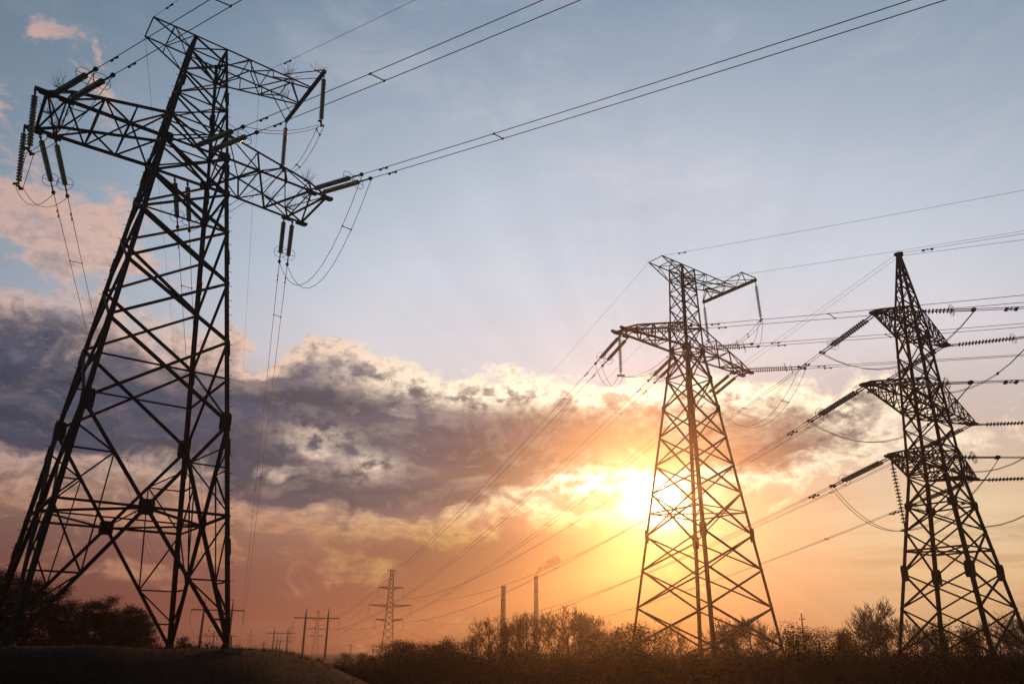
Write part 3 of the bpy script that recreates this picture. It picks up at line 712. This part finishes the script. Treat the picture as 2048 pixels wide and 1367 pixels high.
# ------------------------------------------------------------------ distant pylons
DARKC = mat('weathered_concrete', (.09, .08, .075), .9, 0, (.06, .055, .05), 2)
def portal(c, az, half, pole_off, harm, hpole, label, group, base=0.0, strings=True, where='', lean=0.0):
    """two-pole concrete portal with a crossarm; local X across the line"""
    root = tag(empty('portal_pylon', (c[0], c[1], base), az), label, 'pylon', group)
    for s in (-1, 1):
        p = MB(); p.lathe([(.45, -1), (.42, 2), (.32, hpole-2.5), (.24, hpole-2.4), (.1, hpole)], (s*pole_off, 0, 0), (0, 0, 1), 8); p.build('pole', DARKC, root, True)
    a = MB(); h = harm
    a.angle((-half, -.15, h), (half, -.15, h), .36, (0, -1, 0)); a.angle((-half, .15, h), (half, .15, h), .36, (0, 1, 0))
    n = 12
    for i in range(n): a.bar((-half+2*half*i/n, -.15*(-1)**i, h), (-half+2*half*(i+1)/n, .15*(-1)**i, h), .07)
    for s in (-1, 1): a.bar((s*half, 0, h), (s*pole_off, 0, h+1.5), .05); a.bar((s*pole_off*.2, 0, h), (s*pole_off, 0, h+1.5), .05)
    a.build('crossarm', STEEL2, root)
    if strings:
        M = Matrix.Translation((c[0], c[1], base)) @ Matrix.Rotation(az, 4, 'Z')
        for k, x in (('left', -half+.1), ('middle', 0.0), ('right', half-.1)):
            s = small_string(); s.location = M @ Vector((x, 0, h-.1))
            tag(s, f"{k} thin insulator string hanging from {where}", 'insulator', 'insulator strings on distant pylons')
    return root
SMALL = []
def small_string():
    if SMALL:
        o = SMALL[0].copy(); COL.objects.link(o); return o
    m = MB()
    prof = [(.03, 0), (.03, .3)]
    for i in range(20): z = .3+i*.16; prof += [(.05, z), (.15, z+.06), (.05, z+.1)]
    prof += [(.04, 3.6), (.16, 3.65), (.12, 3.8)]
    m.lathe(prof, (0, 0, 0), (0, 0, -1), 6); o = m.build('insulator_string', GLASS); SMALL.append(o); return o

def suspension(c, az, h, label, group, detail=True, where='', base=0.0):
    """double-circuit suspension lattice pylon, three cross-arms, flat ground-wire bar"""
    root = tag(empty('suspension_pylon', (c[0], c[1], base), az), label, 'pylon', group)
    k = h/27.0; prof = [(-1*k, 2.1*k), (11.5*k, 1.15*k), (22*k, .62*k), (27*k, .42*k)]
    def w(z):
        for (a, x), (b, y) in zip(prof, prof[1:]):
            if z <= b: return x+(y-x)*(z-a)/(b-a)
        return prof[-1][1]
    def pt(L, z): a, b = LEGS[L]; return V3((a*w(z), b*w(z), z))
    for L in LEGS:
        m = MB()
        for (a, _), (b, _) in zip(prof, prof[1:]): m.bar(pt(L, a), pt(L, b), .22*k)
        m.build('leg', STEEL2, root)
    b = MB(); zs = [-1, 2.2, 5, 7.5, 9.6, 11.5, 13.2, 14.8, 16.3, 17.8, 19.2, 20.6, 22, 23.4, 24.7, 26, 27]
    for z0, z1 in zip(zs, zs[1:]):
        for A, B, n in FACES: b.bar(pt(A, z0*k), pt(B, z1*k), .10*k); b.bar(pt(B, z0*k), pt(A, z1*k), .10*k)
    b.build('body_bracing', STEEL2, root)
    M = Matrix.Translation((c[0], c[1], base)) @ Matrix.Rotation(az, 4, 'Z')
    for z, half, nm in ((11.9, 4.35, 'lowest'), (16.2, 6.6, 'middle'), (21.6, 3.85, 'topmost')):
        a = MB(); z *= k; half *= k
        for s in (-1, 1):
            tip = V3((s*half, 0, z)); d0 = .85*k
            for y in (-1, 1):
                p0 = V3((s*w(z-d0), y*w(z-d0), z-d0*.7)); p1 = V3((s*w(z), y*w(z), z+.1*k)); a.bar(p0, tip, .16*k); a.bar(p1, tip, .15*k)
                for t in (.25, .5, .75): a.bar(lerp(p0, tip, t-.2), lerp(p1, tip, t), .08*k); a.bar(lerp(p0, tip, t), lerp(p1, tip, t), .08*k)
            if detail:
                st = small_string(); st.scale = (k, k, .75*k); st.location = M @ Vector((s*half, 0, z))
                tag(st, f"insulator string hanging from the {nm} {('left', 'right')[s > 0]} arm of {where}", 'insulator', 'insulator strings on distant pylons')
        a.build('crossarm', STEEL2, root)
    t = MB(); t.bar((-1.45*k, 0, 27*k), (1.45*k, 0, 27*k), .16*k); t.bar((-1.4*k, 0, 27*k), (0, 0, 25.9*k), .08*k); t.bar((1.4*k, 0, 27*k), (0, 0, 25.9*k), .08*k)
    t.build('ground_wire_bar', STEEL2, root)
    return root
GP = 'distant pylons down the corridor'
azp = lambda x0, y0, x1, y1: math.atan2(y1-y0, x1-x0)
portal((-92.4, 242.9), azp(-99.3, 240.3, -85.5, 245.6), 7.45, 3.9, 13.75, 16.8, 'tall two-pole portal pylon half hidden behind the near pylon\'s right leg', GP, 0, True, 'the portal behind the near pylon')
portal((-160.3, 431.1), azp(-167.2, 428.5, -153.4, 433.7), 7.4, 3.9, 9.7, 12.7, 'smaller two-pole portal pylon far beyond the near pylon\'s right foot', GP, 0, True, 'the smaller portal beyond the near pylon')
portal((-75.1, 290.35), azp(-82.7, 288.4, -67.5, 292.3), 7.85, 3.85, 13.5, 17.0, 'clear two-pole portal pylon standing alone left of the far lattice pylon', GP, 0, True, 'the clear portal left of the far lattice pylon')
portal((-135.2, 450.0), azp(-142.5, 447.9, -128, 452.2), 7.5, 3.6, 11.7, 15.0, 'second portal pylon along the corridor, left of the clear portal', GP, 0, True, 'the second portal along the corridor')
portal((-231.6, 713.3), azp(-238, 711.2, -225.2, 715.4), 6.8, 3.5, 7.3, 10.6, 'tiny third portal pylon farthest left in the corridor', GP, 0, False)
suspension((-43.7, 256.3), azp(-50.2, 255.1, -37.2, 257.3), 27.0, 'three-armed lattice pylon standing left of the two chimneys', GP, True, 'the three-armed pylon left of the chimneys')
suspension((-127.2, 493.9), azp(-131.2, 492.8, -123, 494.9), 25.7, 'lattice pylon seen between the two poles of the clear portal', GP, False)
suspension((-221.9, 768.6), azp(-230, 766.5, -214, 770.8), 24.7, 'small lattice pylon right of the second portal along the corridor', GP, False)
suspension((-320.0, 1052.4), azp(-330, 1049, -310, 1055.5), 22.6, 'tiny lattice pylon between the poles of the second portal', GP, False)
portal((-177.8, 596.5), .27, 7.2, 3.6, 9.6, 12.6, 'faint portal pylon between the second portal and the tiny third one', GP, 0, False)
suspension((-258.0, 765.0), .3, 21.0, 'faint lattice pylon left of the second portal, near the tiny third portal', GP, False)
for q_, dsc in (((-205.0, 640.0, 9.5), 'leftmost'), ((-196.0, 652.0, 10.5), 'right-hand')):
    r = tag(empty('utility_pole', (q_[0], q_[1], 0)), f"{dsc} of two lone poles far down the corridor right of the near pylon", 'pole', 'distant poles')
    m = MB(); m.lathe([(.5, 0), (.42, q_[2])], (0, 0, 0), (0, 0, 1), 6); m.build('pole', DARKC, r)
    m = MB(); m.bar((-2.6, 0, q_[2]-1), (2.6, 0, q_[2]-1), .3); m.build('crossarm', STEEL2, r)
for (x, y, z), dsc in (((-125.9, 586.6, 7.4), 'left'), ((-139.7+11, 685.9, 7.2), 'middle'), ((-110.6, 589.7, 7.6), 'right')):
    r = tag(empty('utility_pole', (x, y, 0)), f"{dsc} one of three distant poles above the trees left of the lattice pylon", 'pole', 'distant poles')
    m = MB(); m.lathe([(.45, 0), (.40, z)], (0, 0, 0), (0, 0, 1), 6); m.build('pole', CONC, r)
    m = MB(); m.bar((-2.2, 0, z-.8), (2.2, 0, z-.8), .25); m.build('crossarm', STEEL2, r)
r = tag(empty('utility_pole', (44.3, 132.8, 0)), 'single thin pole above the treeline between the two right-hand pylons', 'pole')
m = MB(); m.lathe([(.17, 0), (.11, 8.5)], (0, 0, 0), (0, 0, 1), 7); m.build('pole', CONC, r)
m = MB(); m.bar((-.5, 0, 7.6), (.5, 0, 7.6), .1); m.build('crossarm', STEEL2, r)
for s in (-1, 1): m = MB(); m.lathe([(.03, 0), (.06, .05), (.05, .18), (.02, .22)], (s*.42, 0, 7.65), (0, 0, 1), 6); m.build('pin_insulator', GLASS, r)
# wires carried on from the distant pylons
def far_wire(p, q, sag, label, r=.03):
    wires('conductor', [parab(p, q, sag, 24)], r, label, 'power line', 'distant conductors', part='wire')
for k, p in (('left', P1['L']), ('middle', P1['C']), ('right', P1['R'])):
    far_wire(p, p+V3((-67.9, 188.2, -3.9)), 3.2, f"{k} distant conductor between the two portals behind the near pylon")
for k, p in (('left', P2['L']), ('middle', P2['C']), ('right', P2['R'])):
    far_wire(p, p+V3((-60.1, 159.6, -1.9)), 4.0, f"{k} distant conductor running on from the clear portal")
for key, p in K7.items():
    far_wire(p, V3((-127.2+(p[0]+43.7)*.95, 493.9+(p[1]-256.3)*.95, p[2]*.93)), 5.5, f"{NM[key]} distant conductor running on from the three-armed pylon")

# ------------------------------------------------------------------ chimneys with smoke
for nm, x, y, h, r0, r1 in (('shorter plain chimney, left of the smoking one, above bare trees', -7.25, 229.9, 20.2, .80, .64), ('taller slim chimney with a smoke plume, right of the shorter one', 2.05, 230.0, 23.1, .78, .58)):
    c = tag(empty('chimney', (x, y, 0)), nm, 'chimney', 'factory chimneys')
    m = MB(); m.lathe([(r0, 0), (r1, h-.6)], (0, 0, 0), (0, 0, 1), 20); m.build('stack', BRICK, c, True)
    m = MB(); m.lathe([(r1*.9, h-.6), (r1+.09, h-.58), (r1+.09, h-.15), (r1*.9, h-.1), (r1*.9, h), (r1*.7, h), (r1*.7, h-.5)], (0, 0, 0), (0, 0, 1), 20); m.build('rim', CONC, c)
    for z in (h*.55, h*.8):
        rr = r0+(r1-r0)*z/h; m = MB(); m.lathe([(rr+.01, z), (rr+.06, z+.03), (rr+.06, z+.18), (rr+.01, z+.2)], (0, 0, 0), (0, 0, 1), 20); m.build('hoop', STEEL2, c)
sm = MB(); rng = random.Random(3)
pts, rad = [], []
for i in range(16):
    t = i/15; pts.append((2.05+.15*math.sin(i)+6.7*t**1.25, 230+.8*t, 23.1+4.9*t**.8)); rad.append(.4+1.35*t*(1-.25*t)+.08*math.sin(i*2.1))
sm.tube(pts, rad, 14); smoke = sm.build('smoke', mat('smoke', (1, 1, 1)), None, True)
tag(smoke, 'thin brown smoke plume drifting right from the taller chimney', 'smoke', None, 'stuff')
mm = smoke.data.materials[0]; T = NT(mm.node_tree); T.n.clear()
vol = T.node('ShaderNodeVolumePrincipled'); vol.inputs['Color'].default_value = (.22, .16, .12, 1); vol.inputs['Anisotropy'].default_value = .2
tc = T.node('ShaderNodeTexCoord').outputs['Object']
T.l.new(T.ss(T.noise(tc, .9, 4, .6), .36, .66, 0, .8), vol.inputs['Density'])
T.l.new(vol.outputs[0], T.node('ShaderNodeOutputMaterial').inputs['Volume'])

# ------------------------------------------------------------------ ground: one sheet with the mound under the near pylon
def sstep(a, b, x): t = np.clip((x-a)/(b-a), 0, 1); return t*t*(3-2*t)
def ground_z(x, y):
    r = np.hypot((x+22.5)/15.6, (y-41)/16.5)
    m = 2.33*(1-sstep(.55, 1.12, r))
    return m+.10*np.sin(x*.31+1)*np.sin(y*.27)+(.05*np.sin(x*.9+y*.7)+.04*np.sin(x*1.9-y*.8)*np.sin(y*1.3))*(m > .02)
xs = np.concatenate([-np.geomspace(2500, 64, 24), np.arange(-60, 60.1, 1.0), np.geomspace(64, 2500, 24)])
ys = np.concatenate([-np.geomspace(600, 14, 12), np.arange(-10, 110.1, 1.0), np.geomspace(114, 3200, 28)])
X, Y = np.meshgrid(xs, ys); Z = ground_z(X, Y)-np.where(np.hypot(X, Y) > 300, .3, 0)
gm = MB(); nx, ny = len(xs), len(ys)
gm.add(np.stack([X, Y, Z], -1).reshape(-1, 3), [(j*nx+i, j*nx+i+1, (j+1)*nx+i+1, (j+1)*nx+i) for j in range(ny-1) for i in range(nx-1)])
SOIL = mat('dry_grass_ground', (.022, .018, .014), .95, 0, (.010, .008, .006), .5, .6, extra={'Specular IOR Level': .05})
tag(gm.build('ground', SOIL, None, True), 'dark dry grass field with a low mound on the left', 'ground', None, 'structure')
# grass on the mound and the field
gb = MB(); rng = random.Random(11)
for i in range(20000):
    a = R(rng.uniform(-46, -8)); dd = rng.uniform(16, 62) if i % 3 else rng.uniform(28, 48)
    x, y = dd*math.sin(a), dd*math.cos(a); z = float(ground_z(x, y))
    if z < .15 and rng.random() < .6: continue
    h = rng.uniform(.06, .22)*(1 if rng.random() < .95 else 2); t = rng.uniform(0, 6.28); lx, ly = rng.gauss(0, .07), rng.gauss(0, .07); wd = .012
    gb.add([(x-wd*math.cos(t), y-wd*math.sin(t), z-.02), (x+wd*math.cos(t), y+wd*math.sin(t), z-.02), (x+lx, y+ly, z+h)], [(0, 1, 2)])
tag(gb.build('grass', mat('dry_grass_blades', (.022, .018, .012), .9)), 'short dry grass growing over the mound', 'grass', None, 'stuff')

# ------------------------------------------------------------------ trees
def leaf_cloud(mb, c, n, sx, sy, sz, size, rng):
    for i in range(n):
        p = V3(c)+V3((rng.gauss(0, .45)*sx, rng.gauss(0, .45)*sy, rng.gauss(0, .45)*sz))
        u = V3((rng.gauss(0, 1), rng.gauss(0, 1), rng.gauss(0, .7))); u /= np.linalg.norm(u)
        v = np.cross(u, (rng.gauss(0, 1), rng.gauss(0, 1), rng.gauss(0, 1))); v /= np.linalg.norm(v)+1e-9
        s = size*rng.uniform(.5, 1.3); mb.add([p-u*s, p+v*s*.3, p+u*s, p-v*s*.3], [(0, 1, 2, 3)])
def pine_proto(seed, h=8.0, wide=2.0):
    rng = random.Random(seed); r = empty('pine_tree')
    t = MB(); t.tube([(0, 0, -.4), (rng.gauss(0, .08), 0, h*.35), (rng.gauss(0, .12), rng.gauss(0, .1), h*.7), (0, 0, h*.93)], [.16, .13, .08, .03], 7)
    c = MB()
    nw = 11
    for i in range(nw):
        f = i/(nw-1); z = h*(.12+.8*f); rad = wide*(.45+.75*math.sin(math.pi*(.18+.72*(1-f))))*(1-f*.45)
        k = rng.randint(5, 7) if f < .85 else 3
        for j in range(k):
            a = 6.28*j/k+rng.uniform(-.5, .5); q = rad*rng.uniform(.55, 1.1); zz = z+rng.uniform(-.3, .5)
            e = (math.cos(a)*q, math.sin(a)*q, zz+.25*q*.5)
            t.tube([(0, 0, zz-.1), e], [.035, .012], 4)
            for m_ in range(3):
                cc = lerp((0, 0, zz), e, .45+.28*m_); leaf_cloud(c, cc, 105, .72, .72, .5, .095, rng)
    leaf_cloud(c, (0, 0, h*.96), 30, .35, .35, .6, .13, rng)
    t.build('trunk', BARK, r); c.build('crown', LEAF, r); return r
def bushy_proto(seed, h=5.0, wide=2.4):
    rng = random.Random(seed); r = empty('leafy_tree'); t = MB(); c = MB()
    t.tube([(0, 0, -.4), (rng.gauss(0, .1), 0, h*.4), (rng.gauss(0, .2), rng.gauss(0, .2), h*.8)], [.14, .10, .04], 6)
    for i in range(46):
        f = rng.random()**.7; a = rng.uniform(0, 6.28); q = wide*rng.uniform(.1, 1)*math.sqrt(max(0, 1-(f*1.05-.25)**2))
        cc = (math.cos(a)*q, math.sin(a)*q, h*(.12+.80*f)); t.tube([(0, 0, cc[2]*.7), cc], [.03, .01], 4)
        leaf_cloud(c, cc, 110, .8, .8, .65, .10, rng)
    t.build('trunk', BARK, r); c.build('crown', LEAF2, r); return r
def bare_proto(seed, h=10.0, spread=.55, depth=6):
    rng = random.Random(seed); r = empty('bare_tree'); t = MB(); c = MB()
    def grow(p, d, L, rad, lv):
        n = 3; pts = [p]; dd = d
        for i in range(n):
            dd = dd+V3((rng.gauss(0, .09), rng.gauss(0, .09), .04)); dd /= np.linalg.norm(dd); pts.append(pts[-1]+dd*L/n)
        tgt = t if lv < 2 else c
        rad = max(rad, .02); tgt.tube(pts, [rad, rad*.88, rad*.76, rad*.62], 6 if lv < 2 else 3 if lv > 3 else 4, False)
        if lv >= depth: return
        kids = 4 if lv in (2, 3) else 3
        for k in range(kids):
            b = pts[-1] if k == 0 else pts[rng.choice((1, 2, 3))]
            ax = V3((rng.gauss(0, 1), rng.gauss(0, 1), rng.gauss(0, .45))); ax -= dd*(ax@dd); ax /= np.linalg.norm(ax)+1e-9
            ang = rng.uniform(.15, .35) if k == 0 else rng.uniform(.4, .95)*spread/.55
            nd = dd*math.cos(ang)+ax*math.sin(ang); nd = nd+V3((0, 0, .10)); nd /= np.linalg.norm(nd)
            grow(b, nd, L*rng.uniform(.62, .82), rad*(.62 if k == 0 else .48), lv+1)
    grow(V3((0, 0, -.3)), V3((0, 0, 1)), h*.27, .02*h, 0)
    t.build('trunk', BARK, r); c.build('crown', TWIG, r); return r
def plant(protos, spots, cat, labels, group, boost, rng):
    first = {}; tall = {p: max(v.co.z for c in p.children for v in c.data.vertices) for p in protos}
    for i, (x, y, ztop) in enumerate(spots):
        p = protos[i % len(protos)]; o = p if p not in first else copy_thing(p); first[p] = 1
        gz = float(ground_z(x, y)); s = max(ztop-gz, 1.3)*boost/tall[p]; w = s*rng.uniform(.85, 1.2)
        o.location = (x, y, gz); o.scale = (max(w, s*.6), max(w, s*.6), s); o.rotation_euler = (0, 0, rng.uniform(0, 6.28))
        tag(o, labels[i], cat, group)
rng = random.Random(21)
PINES = [(-29.0, 43.2, 5.96), (-29.9, 46.1, 5.89), (-30.9, 49.1, 5.84), (-31.1, 51.3, 5.76), (-32.5, 56.3, 5.45), (-33.0, 59.4, 4.87), (-33.1, 61.7, 5.04), (-33.0, 64.0, 5.31), (-33.5, 67.1, 4.52), (-32.8, 67.5, 4.93), (-33.5, 70.4, 4.81), (-33.6, 72.6, 4.09), (-33.9, 81.2, 3.07), (-34.1, 83.3, 2.48)]
EVER = [(-25.2, 91.78, 1.38), (-21.78, 86.91, 1.72), (-18.14, 82.04, 2.18), (-16.46, 82.38, 2.24), (-15.51, 82.54, 1.96), (-12.71, 77.34, 3.09), (-11.82, 77.5, 3.45), (-10.7, 77.67, 3.28), (-10.25, 80.53, 3.19), (-8.9, 80.7, 3.15), (-8.01, 80.81, 3.76), (-6.72, 80.92, 3.35), (6.44, 78.12, 4.41), (7.56, 78.01, 4.14), (8.29, 72.35, 4.26), (8.01, 61.1, 4.48), (16.18, 50.68, 4.14), (20.38, 58.13, 3.96), (23.13, 60.09, 4.06), (26.6, 52.42, 4.41)]
BARE = [(-5.52, 86.82, 4.29), (-4.5, 89.88, 6.26), (-3.18, 89.94, 5.53), (-1.62, 93.0, 5.76), (-0.3, 93.0, 6.75), (1.38, 93.0, 6.59), (3.3, 89.94, 7.04), (3.96, 89.94, 7.36), (5.28, 91.02, 6.68), (6.18, 89.76, 6.62), (12.0, 70.98, 4.95), (15.9, 64.02, 5.08), (17.22, 63.72, 5.07), (18.84, 63.24, 4.65), (26.82, 66.78, 6.87), (27.36, 65.28, 5.73), (27.12, 60.18, 5.0), (28.2, 59.7, 4.71), (29.58, 60.36, 4.43), (30.72, 57.06, 4.41), (31.08, 54.78, 4.46), (30.54, 51.6, 4.73), (29.64, 48.66, 4.97)]
ordn = ['leftmost', 'second', 'third', 'fourth', 'fifth', 'sixth', 'seventh', 'eighth', 'ninth', 'tenth', 'eleventh', 'twelfth', 'thirteenth', 'fourteenth']
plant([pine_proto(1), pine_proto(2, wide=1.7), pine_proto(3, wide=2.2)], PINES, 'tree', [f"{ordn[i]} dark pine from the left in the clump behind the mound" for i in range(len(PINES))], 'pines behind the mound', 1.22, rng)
nE = len(EVER)
le = ['low bush at the mound\'s right foot under the distant portals', 'low bush between the distant portals and the clear portal', 'rounded bush below the clear portal\'s right pole', 'rounded bush under the leftmost distant pole', 'low bush under the middle distant pole',
      'dark leafy tree hiding the three-armed pylon\'s foot', 'tallest dark leafy tree right of the three-armed pylon', 'second dark leafy tree right of the three-armed pylon', 'third dark leafy tree right of the three-armed pylon', 'fourth dark leafy tree right of the three-armed pylon',
      'fifth dark leafy tree, peaking midway between lattice pylon and chimneys', 'sixth dark leafy tree, nearest the bare trees by the chimneys', 'leafy tree right of the last bare tree by the chimneys', 'low leafy tree midway between chimneys and sun-side pylon', 'leafy tree just left of the sun-side pylon\'s left foot',
      'round leafy tree inside the sun-side pylon\'s left foot', 'dark leafy tree touching the sun-side pylon\'s right foot', 'leafy tree right of the single thin pole', 'leafy tree at the left foot of the big bare tree', 'leafy tree inside the right-edge pylon\'s legs']
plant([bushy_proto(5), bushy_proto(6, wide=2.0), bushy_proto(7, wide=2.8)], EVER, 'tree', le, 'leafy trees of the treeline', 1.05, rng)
lb = ['low bare tree left of the chimneys, leftmost of the bare ones', 'bare tree just left of the shorter chimney', 'bare tree right behind the shorter chimney\'s foot', 'bare tree midway between the two chimneys', 'bare tree just left of the taller chimney', 'bare tree right of the taller chimney',
      'bare tree left of the tallest one by the chimneys', 'tallest bare tree near the chimneys, right of both', 'bare tree right of the tallest one near the chimneys', 'rightmost bare tree of the group by the chimneys', 'bare round tree seen between the sun-side pylon\'s left legs',
      'thin bare sapling right of the sun-side pylon\'s centre legs', 'thin bare sapling near the sun-side pylon\'s right leg', 'bare sapling against the sun-side pylon\'s right foot', 'big broad bare tree, tallest between the two right-hand pylons', 'bare tree on the right flank of the big broad one',
      'bare tree at the right-edge pylon\'s left leg', 'bare tree just inside the right-edge pylon\'s left legs', 'low bare tree in the middle of the right-edge pylon\'s legs', 'bare tree by the right-edge pylon\'s third leg', 'bare tree between the right-edge pylon\'s right legs', 'bare tree at the right-edge pylon\'s right foot', 'bare tree cut off by the right edge of the view']
plant([bare_proto(31), bare_proto(32, spread=.65), bare_proto(33, spread=.45), bare_proto(34)], BARE, 'tree', lb, 'bare trees of the treeline', 1.0, rng)
# scrub: a continuous tangle in front of the treeline, reads as one mass
sb = MB(); rs = np.random.RandomState(4)
def unit(v): return v/(np.linalg.norm(v, axis=1, keepdims=True)+1e-9)
def scrub(n, a0, a1, d0, d1, h0, h1, sz):
    a = np.radians(rs.uniform(a0, a1, n)); dd = rs.uniform(d0, d1, n); x, y = dd*np.sin(a), dd*np.cos(a)
    hh = rs.uniform(h0, h1, n)*(.80+.22*np.sin(x*.55+y*.2)*np.sin(x*.21+2)+.12*np.sin(x*1.7+y*.9)+.08*np.sin(x*3.9))
    hh *= .12+.88*sstep(a0, a0+6.0, np.degrees(a)+rs.normal(0, .5, n))
    z = rs.rand(n)**.75*hh+ground_z(x, y)
    u = unit(rs.randn(n, 3)*[.5, .5, 1.0]); v = unit(np.cross(u, rs.randn(n, 3))); s = (sz*rs.uniform(.5, 1.4, n))[:, None]
    p = np.stack([x, y, z], 1); vs = np.stack([p-u*s, p+v*s*.3, p+u*s, p-v*s*.3], 1).reshape(-1, 3)
    sb.add(vs, [(i, i+1, i+2, i+3) for i in range(0, 4*n, 4)])
scrub(200000, -2, 42, 42, 55, 1.6, 2.75, .055)
scrub(40000, -13, 3, 44, 60, .9, 2.2, .06)
scrub(160000, -12, 42, 58, 80, 2.0, 3.4, .085)
scrub(14000, -15, -6, 70, 110, .5, 1.6, .09)
scrub(30000, -14, 42, 95, 130, 1.6, 3.2, .16)
scrub(60000, -48, -19, 60, 84, 1.6, 3.4, .10)
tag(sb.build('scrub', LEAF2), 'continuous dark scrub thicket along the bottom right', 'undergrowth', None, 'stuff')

# ------------------------------------------------------------------ evening haze: an even, thin volume round everything
hz = MB(); ca, sa = math.cos(R(17)), math.sin(R(17))
def rot(x, y, z): return (x*ca-y*sa, x*sa+y*ca, z)
lo, hi = -1.5, 37.5
x0, x1, y0, y1 = -110, 142, -110, 1125
hz.add([rot(x0, y0, lo), rot(x1, y0, lo), rot(x1, y1, lo), rot(x0, y1, lo), rot(x0, y0, hi), rot(x1, y0, hi), rot(x1, y1, hi), rot(x0, y1, hi)],
       [(3, 2, 1, 0), (4, 5, 6, 7), (0, 1, 5, 4), (1, 2, 6, 5), (2, 3, 7, 6), (3, 0, 4, 7)])
hm = bpy.data.materials.new('haze'); hm.use_nodes = True; T = NT(hm.node_tree); T.n.clear()
hv = T.node('ShaderNodeVolumePrincipled'); hv.inputs['Color'].default_value = (.95, .92, .9, 1); hv.inputs['Density'].default_value = .00047; hv.inputs['Anisotropy'].default_value = .9
T.l.new(hv.outputs[0], T.node('ShaderNodeOutputMaterial').inputs['Volume'])
tag(hz.build('haze', hm), None, None, None, 'stuff')
